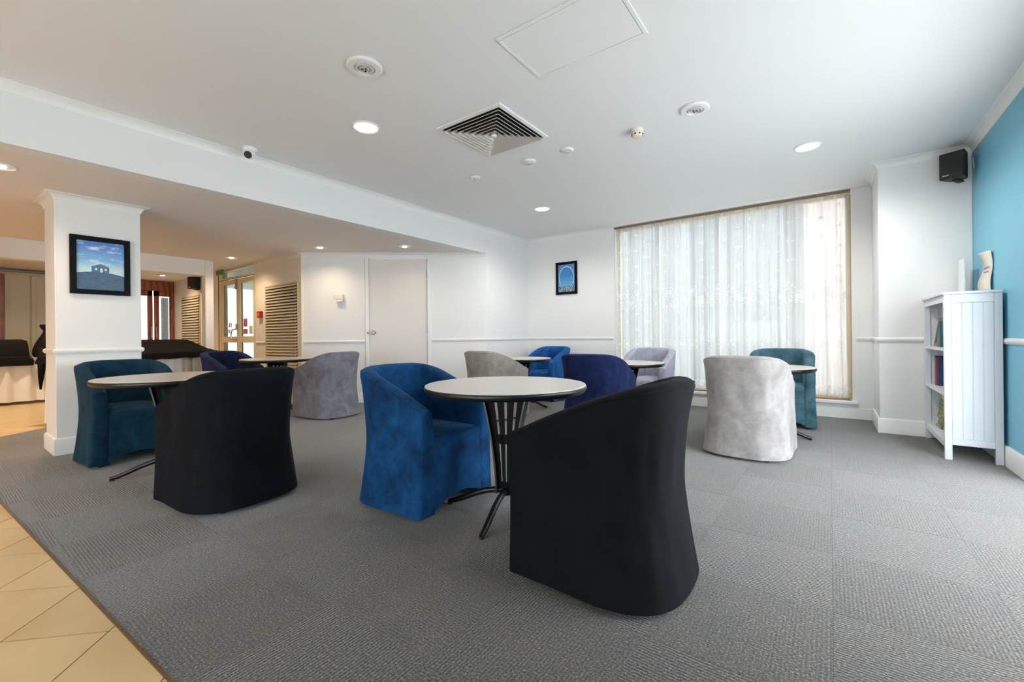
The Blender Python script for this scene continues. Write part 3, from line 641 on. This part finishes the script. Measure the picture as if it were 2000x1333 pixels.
# ------------------------------------------------------------------ tables
def table_parts(e, Rt, zt):
    top = MB().lathe([(Rt-.006, zt-.032), (Rt-.001, zt-.004), (Rt-.003, zt), (Rt-.03, zt+.0005), (Rt*.4, zt+.0005)], 72).obj('table_top', M['laminate'], e, 40)
    MB().lathe([(Rt-.03, zt-.040), (Rt-.008, zt-.038), (Rt+.001, zt-.028), (Rt+.004, zt-.017), (Rt+.002, zt-.007), (Rt-.004, zt-.002), (Rt-.006, zt-.03)], 72, cap=False).obj('edge_band', M['blackmetal'], top, 40)
    MB().lathe([(.02, zt-.033), (Rt-.03, zt-.0335), (Rt-.03, zt-.0325), (.02, zt-.0325)], 48).obj('underside', M['black'], top)
    # two crossing slotted fan panels
    zb_, z2 = .105, zt-.034
    def hw(q): return .048+.088*q**1.7
    def bar(mb, a0, a1, q0, q1, n=8):
        L_, R_ = [], []
        for k in range(n+1):
            q = q0+(q1-q0)*k/n; z = zb_+(z2-zb_)*q; L_.append((a0*hw(q), z)); R_.append((a1*hw(q), z))
        t_ = .006
        rings = [[(l[0], -t_, l[1]), (r[0], -t_, r[1]), (r[0], t_, r[1]), (l[0], t_, l[1])] for l, r in zip(L_, R_)]
        mb.loops(rings, True, True, True)
    fan = MB()
    for a0, a1 in ((-1, -.60), (-.42, -.09), (.09, .42), (.60, 1)): bar(fan, a0, a1, 0, 1)
    for q0, q1 in ((0, .10), (.47, .56), (.90, 1)): bar(fan, -.7, .7, q0, q1, 3)
    me = fan.mesh('base_panel', M['castmetal'])
    rim = MB()
    for sd in (-1, 1):
        rim.loops([[(sd*hw(q)-.005, -.034, zb_+(z2-zb_)*q), (sd*hw(q)+.005, -.034, zb_+(z2-zb_)*q), (sd*hw(q)+.005, .034, zb_+(z2-zb_)*q), (sd*hw(q)-.005, .034, zb_+(z2-zb_)*q)] for q in [k/10 for k in range(11)]], True, True, True)
    mr = rim.mesh('panel_rail', M['blackmetal'])
    lg = MB().tube([(.0, 0, .118), (.06, 0, .116), (.12, 0, .106), (.19, 0, .082), (.26, 0, .050), (.32, 0, .026), (.362, 0, .016)], [.017, .017, .017, .0165, .016, .015, .012], 10).mesh('leg', M['blackmetal'], 50)
    cp = MB().lathe([(.012, 0), (.016, .004), (.012, .012), (.004, .014)], 12).mesh('glide', M['black'], 50)
    p = link('base_panel', me, e); r_ = link('panel_rail', mr, p)
    for k in range(4):
        l = link('leg', lg, e); l.rotation_euler = (0, 0, R(90*k)); c_ = link('glide', cp, l); c_.location = (.352, 0, 0)
    MB().lathe([(.03, .095), (.040, .1), (.040, .118), (.024, .126)], 16).obj('hub', M['blackmetal'], e, 40)
def make_table(x, y, Rt, zt, rz, label):
    e = empty('round_table', (x, y, 0), R(rz)); tag(e, label, 'table', 'round pedestal tables between the chairs'); table_parts(e, Rt, zt); return e
make_table(-1.475, 1.95, .447, .715, 197, 'round pale table with black fan pedestal between royal blue and black chairs')
make_table(-3.87, 1.10, .445, .715, 240, 'round pale table between the petrol and inky black chairs by the column')
make_table(-5.88, 2.80, .43, .715, 200, 'round table between the dark navy and slate grey chairs')
make_table(-3.45, 4.95, .40, .672, 190, 'round table between the warm grey and bright blue chairs')
make_table(-1.83, 4.66, .40, .675, 196, 'round table between the indigo and lilac grey chairs')
make_table(-.50, 4.76, .40, .668, 190, 'round table between the silver grey and dusty teal chairs')

# ------------------------------------------------------------------ bookcase and what stands on it
bx0, bx1, by0, by1, bz = .705, 1.015, 4.66, 5.535, 1.285
bc = empty('bookcase', (bx0, by0, 0)); tag(bc, 'white freestanding bookcase with panelled side against the blue wall', 'bookcase')
bw, bl = bx1-bx0, by1-by0
mw = M['white_case']
def side(y):
    p = .042; s = MB(); s.box(0, p, y, y+.03, 0, bz-.02); s.box(bw-p, bw, y, y+.03, 0, bz-.02); s.box(p, bw-p, y+.002, y+.028, bz-.085, bz-.02); s.box(p, bw-p, y+.002, y+.028, .115, .165)
    so = bevel(s.obj('side_panel', mw, bc), .003); n = 4; pw = (bw-2*p)/n
    me = MB().box(0, pw-.004, .008, .022, .165, bz-.085).mesh('plank', mw)
    for k in range(n): o = link('plank', me, so); o.location = (p+k*pw+.002, y, 0); bevel(o, .003)
    MB().box(p, bw-p, y+.012, y+.021, .165, bz-.085).obj('plank_backing', mw, so)
side(0); side(bl-.03)
bevel(MB().box(-.012, bw, -.012, bl+.010, bz-.02, bz).obj('top_board', mw, bc), .004)
MB().box(bw-.012, bw-.002, .03, bl-.03, .12, bz-.02).obj('back_board', mw, bc)
for z in (.135, .505, .85): bevel(MB().box(.004, bw-.012, .03, bl-.03, z-.022, z).obj('shelf', mw, bc), .002)
MB().box(.004, .02, .03, bl-.03, .09, .113).obj('plinth_rail', mw, bc)
MB().box(.004, .02, .03, bl-.03, bz-.075, bz-.02).obj('top_rail', mw, bc)
def book(x, y, z, d, t_, h_, cover, label, lean=0, face=None, rz=0):
    e = empty('book', (bx0+x, by0+y, z), rz); e.rotation_euler = (R(lean), 0, rz); tag(e, label, 'book', 'books in the white bookcase')
    c = MB(); c.box(0, d, 0, .003, 0, h_); c.box(0, d, t_-.003, t_, 0, h_); c.box(0, .003, .003, t_-.003, 0, h_); c.obj('cover', cover, e)
    MB().box(.003, d-.004, .003, t_-.003, .003, h_-.003).obj('pages', M['paper'], e)
    return e
bcol = lambda n, r, g_, b: plain(n, srgb(r, g_, b), .45, var=.1, scale=20)
book(.055, .745, .506, .16, .030, .25, bcol('pale_blue_cover', 150, 186, 214), 'pale blue book on the middle bookcase shelf')
book(.05, .70, .506, .16, .028, .26, bcol('maroon_cover', 110, 34, 58), 'maroon book on the middle bookcase shelf')
book(.05, .665, .506, .17, .026, .24, bcol('brick_red_cover', 158, 70, 62), 'brick red book beside the maroon book')
book(.06, .63, .506, .15, .024, .25, bcol('dark_blue_cover', 40, 60, 110), 'dark blue book behind the brick red book')
def upright(name, x, y, z, w_, h_, mat, frame, label, cat, thick=.02):
    # stands on the shelf, leaning back, face turned to the open front
    e = empty(name, (bx0+x, by0+y, z+.004)); e.rotation_euler = (0, R(8), 0); tag(e, label, cat)
    if frame:
        f = MB(); b = .028; f.box(0, thick, 0, b, 0, h_); f.box(0, thick, w_-b, w_, 0, h_); f.box(0, thick, b, w_-b, 0, b); f.box(0, thick, b, w_-b, h_-b, h_); f.obj('frame', frame, e)
        MB().box(.006, .014, b, w_-b, b, h_-b).obj('print', mat, e)
    else:
        MB().box(.0, thick, 0, w_, 0, h_).obj('cover', mat, e)
        MB().box(-.001, 0, w_*.78, w_*.95, .02, .075).obj('price_tag', M['paper'], e)
        MB().box(-.0008, 0, .02, w_-.02, h_*.86, h_*.97).obj('title_band', M['paper'], e)
    return e
t = NT('green_landscape_cover'); co = t.coord(); mp = t.n('ShaderNodeMapping', i_Vector=co, i_Scale=(1, 4, 22)).outputs[0]
t.p(Base_Color=t.ramp(t.noise(mp, 2.4, 4, .6), [(.35, srgb(62, 72, 34)), (.5, srgb(120, 130, 60)), (.65, srgb(176, 172, 120))]), Roughness=.4); M['greencover'] = t.m
t = NT('dark_green_print'); co = t.coord(); t.p(Base_Color=t.ramp(t.noise(co, 14, 4, .6), [(.4, srgb(24, 50, 60)), (.6, srgb(70, 120, 84))]), Roughness=.3); M['darkprint'] = t.m
upright('framed_print', .05, .57, .851, .20, .25, M['darkprint'], plain('pinkish_wood_frame', srgb(150, 112, 100), .5, var=.1), 'small wood framed print leaning on the top bookcase shelf', 'picture')
book(.05, .50, .851, .16, .03, .22, bcol('teal_cover', 40, 110, 120), 'teal book beside the small framed print')
upright('magazine', .06, .545, .136, .24, .29, M['greencover'], None, 'green covered magazine leaning on the bottom bookcase shelf', 'magazine', .012)
# curled paper notice on the blue wall
nb, ns = [], []
for k in range(17):
    z = 1.29+.32*k/16; o = .012+.016*math.sin(k/16*math.pi*2.1+.6)+.010
    nb.append([(XB-o, 5.225+.012*math.sin(k*.4), z+.02), (XB-o*.35-.004, 4.965+.010*math.sin(k*.4), z+.008)])
mb = MB(); mb.loops(nb, closed=False); pn = mb.obj('paper_notice', M['paper'], None, 60); m_ = pn.modifiers.new('thickness', 'SOLIDIFY'); m_.thickness = .0012
tag(pn, 'curled paper notice taped to the blue wall above the bookcase', 'notice')
for z in (1.455, 1.49): 
    k = int((z-1.29)/.32*16); o = .012+.016*math.sin(k/16*math.pi*2.1+.6)+.010
    MB().add([(XB-o*.9-.004, 5.18, z), (XB-o*.9-.005, 5.18, z+.012), (XB-o*.55-.010, 5.03, z+.010), (XB-o*.55-.010, 5.03, z-.002)], [(0, 1, 2, 3)]).obj('print_line', M['ink'], pn)
sh = MB(); sh.loops([[(.925, 5.30, bz+.0), (.925, 5.50, bz+.0), (.940, 5.50, bz), (.940, 5.30, bz)], [(.93, 5.31, bz+.33), (.93, 5.49, bz+.33), (.933, 5.49, bz+.33), (.933, 5.31, bz+.33)]], True, True, True)
sh.box(.89, .97, 5.30, 5.50, bz, bz+.006)
tag(sh.obj('card_stand', M['clear']), 'frosted white card stand on top of the bookcase', 'card stand')

# ------------------------------------------------------------------ speakers
def loudspeaker(loc, rz, s, label):
    e = empty('loudspeaker', loc, rz); tag(e, label, 'speaker', 'black wall loudspeakers')
    b = MB(); b.loops([[(-.085*s, -.065*s, z), (.085*s, -.065*s, z), (.06*s, .075*s, z), (-.06*s, .075*s, z)] for z in (0, .23*s)], True, True, True)
    bevel(b.obj('cabinet', M['black'], e), .006)
    bevel(MB().box(-.078*s, .078*s, -.072*s, -.0655*s, .008*s, .222*s).obj('grille', M['grille'], e), .004)
    MB().lathe([(.045*s, 0), (.048*s, .003), (.040*s, .004), (.012*s, .002)], 24).xf(Matrix.Translation((0, -.0722*s, .095*s)) @ Matrix.Rotation(R(90), 4, 'X')).obj('woofer', M['black'], e, 40)
    MB().lathe([(.020*s, 0), (.022*s, .003), (.008*s, .003)], 20).xf(Matrix.Translation((0, -.0722*s, .180*s)) @ Matrix.Rotation(R(90), 4, 'X')).obj('tweeter', M['black'], e, 40)
    MB().box(-.06*s, -.015*s, -.0732*s, -.0722*s, .025*s, .033*s).obj('badge', M['greyplastic'], e)
    MB().box(-.02*s, .02*s, .0*s, .12*s, -.014*s, .0).obj('bracket', M['black'], e)
    return e
loudspeaker((.905, 5.445, 2.335), R(-28), 1.0, 'black wall loudspeaker high in the corner by the blue wall')
ca = MB().tube([(1.028, 5.50, 2.52), (1.022, 5.46, 2.50), (1.022, 5.44, 2.44), (1.028, 5.47, 2.41)], .003, 6); tag(ca.obj('speaker_cable', M['plastic'], None, 60), 'white cable looped behind the corner loudspeaker', 'cable')
loudspeaker((-10.25, YL-.10, 1.98), R(30), 1.05, 'black wall loudspeaker above the far louvred grille')

# ------------------------------------------------------------------ pictures
def frame_picture(name, org, ux, w_, h_, b, mat, label, nrm):
    e = empty(name, org, math.atan2(ux[1], ux[0])); tag(e, label, 'picture', 'black framed pictures')
    sgn = 1 if (Vector((-ux[1], ux[0])).dot(Vector(nrm)) > 0) else -1
    d = lambda a: sgn*a
    f = MB(); f.box(0, b, d(.002), d(.030), 0, h_); f.box(w_-b, w_, d(.002), d(.030), 0, h_); f.box(b, w_-b, d(.002), d(.030), 0, b); f.box(b, w_-b, d(.002), d(.030), h_-b, h_)
    bevel(f.obj('frame', M['blackframe'], e), .003); return e, d
e, d = frame_picture('framed_picture', (CX1, .786, 1.393), (0, 1), .404, .517, .042, None, 'black framed blue print of a small house, hung on the column', (1, 0))
pr = MB().box(CX1+.006, CX1+.014, .828, 1.148, 1.435, 1.868); po = pr.obj('print', M['house_print'], e); po.matrix_parent_inverse = Matrix.Translation((CX1, .786, 1.393)).inverted() if False else (Matrix.Translation((CX1, .786, 1.393)) @ Matrix.Rotation(R(90), 4, 'Z')).inverted()
e, d = frame_picture('framed_picture', (-3.663, YW, 1.65), (1, 0), .39, .53, .042, None, 'black framed blue print of an arch, hung beside the window', (0, -1))
pr = MB().box(-3.621, -3.315, YW-.014, YW-.006, 1.692, 2.138); po = pr.obj('print', M['arch_print'], e); po.matrix_parent_inverse = Matrix.Translation((-3.663, YW, 1.65)).inverted()

# ------------------------------------------------------------------ wall devices
cb = empty('emergency_light', pA(.565) + (1.52,), ang); tag(cb, 'small cream emergency light box on the angled wall', 'wall light')
bevel(MB().box(-.055, .055, -.07, 0, .03, .11).obj('housing', M['creambox'], cb), .006); MB().box(-.05, .05, -.062, -.004, .0, .03).obj('diffuser', M['plastic'], cb)
rc = empty('fire_call_point', (-7.62, YL, 1.32)); tag(rc, 'small red fire call point on the warm-tinted white wall', 'alarm')
bevel(MB().box(-.06, .06, -.05, 0, 0, .11).obj('housing', M['red'], rc), .006); MB().box(-.035, .035, -.053, -.05, .03, .08).obj('break_pane', M['redmark'], rc)
ex = empty('exit_sign', (-8.95, YL-.12, 2.14)); tag(ex, 'small green exit sign above the glass doors', 'sign')
MB().box(-.14, .14, -.012, .012, 0, .09).obj('sign_panel', M['green'], ex); MB().box(-.01, .01, -.01, .01, .09, .11).obj('hanger', M['plastic'], ex)

# ------------------------------------------------------------------ ceiling fittings
def downlight(x, y, z, r, lamp, label, group='recessed downlights'):
    e = empty('downlight', (x, y, z)); tag(e, label, 'downlight', group)
    MB().lathe([(r, -.001), (r, -.008), (r*.93, -.012), (r*.86, -.008), (r*.84, -.003)], 36, cap=False).obj('trim_ring', M['plastic'], e, 40)
    MB().lathe([(r*.85, -.004), (r*.6, -.0025), (r*.1, -.002)], 36).obj('reflector', lamp, e, 40)
    return e
downlight(-2.931, 2.094, ZC, .105, M['lamp'], 'lit round downlight in main ceiling, nearest the beam')
downlight(-.146, 4.675, ZC, .105, M['lamp'], 'lit round downlight in main ceiling above the teal chair')
downlight(-3.021, 4.829, ZC, .105, M['lamp'], 'lit round downlight in main ceiling near the arch picture')
LOWL = [(-4.816, .361, ZB, 'warm downlight in the low ceiling beside the column'), (-5.747, 3.335, ZB, 'warm downlight in the low ceiling above the angled wall'),
        (-4.785, 4.024, ZB, 'warm downlight in the low ceiling above the flush door'), (-7.524, 2.902, ZB, 'warm downlight in the low ceiling in front of the glass doors'), (-10.6, 2.86, ZB, 'warm downlight in the ceiling before the timber doors')]
for x, y, z, lb in LOWL: 
    e = downlight(x, y, z, .085, M['plastic'], lb)
    MB().lathe([(.034, -.004), (.032, -.014), (.02, -.020), (.004, -.022)], 20).obj('lamp', M['lampwarm'], e, 40)
WARM = (1, .78, .54); NEUT = (1, .95, .88)
for x, y, p in ((-2.931, 2.094, 25), (-.146, 4.675, 70), (-3.021, 4.829, 58)): spot((x, y, ZC-.03), p, NEUT, 165, .6, .08)
for (x, y, z, lb), p in zip(LOWL, (7, 5, 2, 9, 11)): spot((x, y, z-.03), p*4, WARM, 150, .9)
spot((-9.6, .6, ZB-.03), 120, WARM, 150, .9); spot((-6.9, .9, ZB-.03), 110, WARM, 150, .9); spot((-3.0, -1.0, ZC-.03), 16, WARM, 150, .9); spot((-6.6, -1.2, ZB-.03), 130, (1, .60, .28), 150, .9)  # added unseen warm spots, no fittings, for bounce and the column's side
def round_fitting(x, y, r, label):
    e = empty('ceiling_spotlight', (x, y, ZC)); tag(e, label, 'ceiling light', 'stepped round ceiling spotlights')
    MB().lathe([(r, -.001), (r, -.010), (r*.94, -.016), (r*.62, -.018), (r*.58, -.012), (r*.50, -.012)], 40, cap=False).obj('plate', M['plastic'], e, 40)
    MB().lathe([(r*.52, -.008), (r*.52, -.018), (r*.44, -.022), (r*.40, -.014), (r*.32, -.014)], 32, cap=False).obj('inner_ring', M['greyplastic'], e, 40)
    MB().lathe([(r*.33, -.006), (r*.30, -.016), (r*.18, -.020), (r*.05, -.018)], 24).obj('lamp', M['brownblade'], e, 40)
    for a in (0, 2.1, 4.2): MB().lathe([(r*.05, 0), (r*.05, -.006), (r*.02, -.007)], 8).xf(Matrix.Translation((r*.14*math.cos(a), r*.14*math.sin(a), -.018))).obj('lamp_pin', M['dark'], e)
round_fitting(-2.281, 1.623, .105, 'unlit round ceiling spotlight with stepped rings, nearest the viewer')
round_fitting(-.788, 3.377, .10, 'unlit round ceiling spotlight with stepped rings, beside the smoke detector')
def disc(x, y, r, label, dark):
    e = empty('ceiling_disc', (x, y, ZC)); tag(e, label, 'ceiling fitting', 'small round ceiling fittings')
    MB().lathe([(r, -.001), (r, -.010), (r*.86, -.018), (r*.5, -.020), (r*.1, -.020)], 28).obj('cover_plate', M['plastic'], e, 40)
    MB().lathe([(r*.35, -.020), (r*.32, -.028), (r*.1, -.030)], 18).obj('centre_cap', M['brownblade'] if dark else M['greyplastic'], e, 40)
disc(-2.292, 3.435, .068, 'round ceiling disc with dark centre, below the air vent', True)
disc(-1.875, 3.427, .055, 'plain white ceiling disc close to the air vent corner', False)
disc(-2.965, 3.435, .052, 'smallest white ceiling disc, farthest toward the beam', False)
e = empty('smoke_detector', (-1.244, 3.44, ZC)); tag(e, 'cream domed smoke detector on the main ceiling', 'smoke detector')
MB().lathe([(.052, -.001), (.052, -.022), (.046, -.026)], 28).obj('base', M['creambox'], e, 40)
MB().lathe([(.046, -.026), (.044, -.048), (.036, -.062), (.012, -.070)], 28).obj('dome', M['creambox'], e, 40)
for k in range(8): a = k*math.pi/4; MB().box(-.006, .006, -.002, .002, -.050, -.040).xf(Matrix.Rotation(a, 4, 'Z') @ Matrix.Translation((0, -.0445, 0))).obj('vent_slot', M['dark'], e)
# access hatch
e = empty('access_hatch', (-1.14, 2.142, ZC)); tag(e, 'white rectangular access hatch in the main ceiling', 'hatch'); hx, hy = .35, .233
f = MB(); f.box(-hx, hx, -hy, -hy+.022, -.008, 0); f.box(-hx, hx, hy-.022, hy, -.008, 0); f.box(-hx, -hx+.022, -hy+.022, hy-.022, -.008, 0); f.box(hx-.022, hx, -hy+.022, hy-.022, -.008, 0)
bevel(f.obj('frame', M['ceil'], e), .002); MB().box(-hx+.025, hx-.025, -hy+.025, hy-.025, -.006, 0).obj('panel', M['ceil'], e)
# four-way air diffuser
e = empty('air_diffuser', (-2.19, 2.775, ZC)); tag(e, 'square four way air vent with angled blades in the main ceiling', 'air vent')
hs = .315
def sq(r, z): return [(-r, -r*1.06, z), (r, -r*1.06, z), (r, r*1.06, z), (-r, r*1.06, z)]
MB().loops([sq(hs, 0), sq(hs, -.010), sq(hs-.028, -.014), sq(hs-.028, 0)]).obj('flange', M['plastic'], e)
MB().box(-hs+.02, hs-.02, -(hs-.02)*1.06, (hs-.02)*1.06, -.003, 0).obj('duct_shade_plate', M['dark'], e)  # dark plate painting in the duct's shade; no opening behind it
nb_ = 7
for k in range(nb_):
    r1 = hs-.036-k*.036
    MB().loops([sq(r1, -.028-.001*k), sq(r1-.026, -.004), sq(r1-.029, -.004), sq(r1-.003, -.030-.001*k), sq(r1, -.028-.001*k)]).obj('blade', M['brownblade'], e)
MB().lathe([(.022, -.004), (.024, -.030), (.016, -.040), (.004, -.042)], 16).obj('damper_knob', M['plastic'], e, 40)
# dome camera
e = empty('security_camera', (-4.06, 1.72, ZC), 0); tag(e, 'white dome security camera at the top of the beam', 'camera')
MB().lathe([(.058, 0), (.058, -.020), (.050, -.034), (.044, -.036)], 28).obj('mount', M['plastic'], e, 40)
cd_ = Vector((.62, -.55, -.56)).normalized(); q = cd_.to_track_quat('Z', 'Y').to_matrix().to_4x4(); ctr = Matrix.Translation((.01, -.01, -.052))
MB().lathe([(.046*math.sin(a), -.046*math.cos(a)) for a in [R(v) for v in range(6, 150, 12)]], 24).xf(ctr @ q).obj('eyeball', M['plastic'], e, 60)
MB().lathe([(.030, .034), (.030, .042), (.024, .043), (.006, .040)], 24).xf(ctr @ q).obj('lens', M['black'], e, 40)

# ------------------------------------------------------------------ serving area
def pleats(mb, p0, p1, z0, z1, nrm, n, amp=.022):
    d = Vector(p1)-Vector(p0); top, bot = [], []
    for k in range(n*6+1):
        t_ = k/(n*6); a = amp*math.sin(t_*n*2*math.pi)+amp*.5*math.sin(t_*n*3.1*math.pi); p = Vector(p0)+d*t_+Vector(nrm)*a; p2 = Vector(p0)+d*t_+Vector(nrm)*(a*1.5+.01)
        top.append((p.x, p.y, z1)); bot.append((p2.x, p2.y, z0))
    back = [(x-nrm[0]*.06, y-nrm[1]*.06, z1) for x, y, _ in top]; backb = [(x-nrm[0]*.06, y-nrm[1]*.06, z0) for x, y, _ in bot]
    mb.loops([bot, top], closed=False); return mb
def buffet(P0, P1, depth, zt, zcl, nrm, label, n):
    e = empty('serving_table', (0, 0, 0)); tag(e, label, 'table', 'skirted serving tables')
    a, b = Vector(P0), Vector(P1); nn = Vector(nrm); c, d = b-nn*depth, a-nn*depth
    MB().prism([tuple(a-nn*.02), tuple(b-nn*.02), tuple(c), tuple(d)], zt-.03, zt).obj('table_top', M['laminate'], e)
    ca_, cb_ = a-nn*.06, b-nn*.06
    for p in (a-nn*.08+(b-a)*.04, b-nn*.08-(b-a)*.04, c+nn*.06-(b-a)*.04, d+nn*.06+(b-a)*.04): MB().tube([(p.x, p.y, 0), (p.x, p.y, zt-.03)], .015, 8).obj('leg', M['blackmetal'], e)
    mb = MB(); pleats(mb, a, b, .04, zt-.02, nrm, n); u = (b-a).normalized(); pleats(mb, b, c, .04, zt-.02, (u.x, u.y), max(3, n//3)); pleats(mb, d, a, .04, zt-.02, (-u.x, -u.y), max(3, n//3))
    mb.obj('pleated_skirt', M['skirt'], e, 60); return e, a, b, c, d
RU = Vector((-.589, .808)); RN = (.808, .589)
P1 = Vector((-7.865, 2.736)); P0 = P1-RU*1.85
bt, a, b, c, d = buffet(P0, P1, .60, .80, .72, RN, 'white skirted serving table beyond the column, black cover on top', 26)
# hipped black cover
def ringq(o, z, s=0): 
    nn = Vector(RN); return [tuple(p)+(z,) for p in (a+nn*o-RU*o+RU*s-nn*s, b+nn*o+RU*o-RU*s-nn*s, c-nn*o+RU*o-RU*s+nn*s, d-nn*o-RU*o+RU*s+nn*s)]
def dens(r, n=14):
    out = []
    for i in range(4):
        p, q = Vector(r[i]), Vector(r[(i+1) % 4])
        for k in range(n): t_ = k/n; v = p.lerp(q, t_); out.append(v)
    return out
rg = []
for j, (o, z, s) in enumerate(((.068, .715, 0), (.064, .77, 0), (.058, .800, 0), (.030, .806, 0), (.028, .808, 0), (0, .835, .03), (0, .90, .12), (0, .955, .20), (0, .972, .225), (0, .975, .26))):
    r = dens(ringq(o, z, s)); rg.append([tuple(v + Vector((.008*math.sin(i*1.9+j), .008*math.sin(i*1.3+2*j), .006*math.sin(i*2.3+j) if j not in (2, 3, 4) else 0))) for i, v in enumerate(r)])
MB().loops(rg[:4], True, False, True).obj('black_apron', M['blackcloth'], bt, 45)
cvr = MB().loops(rg[4:], True, True, True); tag(cvr.obj('table_cover', M['blackcloth'], None, 45), 'black hipped cloth cover draped over the serving table beyond the column', 'cover')
bt, a, b, c, d = buffet((-10.15, -1.0), (-10.15, 1.75), .70, .70, .6, (1, 0), 'white skirted serving table against the back wall cupboards', 14)
rg = []
for j, (o, z, s) in enumerate(((.068, .595, 0), (.064, .66, 0), (.058, .704, 0), (.030, .708, 0), (.020, .716, 0), (0, .74, .02), (0, .93, .04), (0, .985, .07), (0, .998, .13))):
    r = dens([(-10.15+o-s, -1.0-o+s, z), (-10.15+o-s, 1.06+o*.3-s*.6, z), (-10.85-o+s, 1.06+o*.3-s*.6, z), (-10.85-o+s, -1.0-o+s, z)])
    rg.append([tuple(v + Vector((.010*math.sin(i*1.9+j), .010*math.sin(i*1.3+2*j), .008*math.sin(i*1.1+j) if j > 5 else 0))) for i, v in enumerate(r)])
MB().loops(rg[:4], True, False, True).obj('black_apron', M['blackcloth'], bt, 45)
tag(MB().loops(rg[4:], True, True, True).obj('table_cover', M['blackcloth'], None, 45), 'black boxy cloth cover on the back serving table', 'cover')
# tied black bag beside it
e = empty('tied_bag', (-10.36, 1.30, .712)); tag(e, 'black tied cloth bag with a hanging tail on the back serving table', 'bag')
bagp = []
for zz, rr_ in ((.004, .19), (.05, .21), (.13, .20), (.22, .16), (.30, .11), (.38, .06), (.43, .035), (.46, .05), (.50, .065), (.53, .05)):
    bagp.append([((rr_*.8+.012*math.sin(k*2.1+zz*9))*math.cos(k*math.pi/9), (rr_+.012*math.sin(k*2.7+zz*7))*math.sin(k*math.pi/9)-.25*max(0, zz-.15)**1.0*.6, zz) for k in range(18)])
MB().loops(bagp, True, True, True).obj('bag_body', M['blackcloth'], e, 60)
tl_ = [(.12, -.12, .14), (.30, -.13, .05), (.345, -.14, -.1), (.34, -.15, -.3), (.33, -.155, -.5)]
MB().tube(tl_, [.05, .055, .05, .035, .012], 8).obj('tail', M['blackcloth'], e, 60)
# tall cupboards on the back wall
cu = empty('tall_cupboard', (-11.8, 0, 0)); tag(cu, 'tall cream cupboards behind the back serving table', 'cupboard')
MB().box(.001, .30, -.95, 2.05, 0, 2.18).obj('carcass', M['cupboard'], cu)
for y0 in (-.90, -.45, 0.0, .92-.0, 1.16, 1.60):
    pass
for y0, y1 in ((-.45, .02), (.04, .50), (.90, 1.19), (1.21, 1.62), (1.64, 2.03)):
    dd = MB().box(.302, .320, y0, y1, .06, 2.14).obj('cupboard_door', M['cupboard'], cu); bevel(dd, .004)
    MB().box(.321, .326, y0+.06, y1-.06, .14, 2.06).obj('door_panel', M['cupboard'], dd)
tp = MB().box(.302, .36, .70, .885, 0, 2.14); tp.obj('timber_stile', M['timber'], cu)
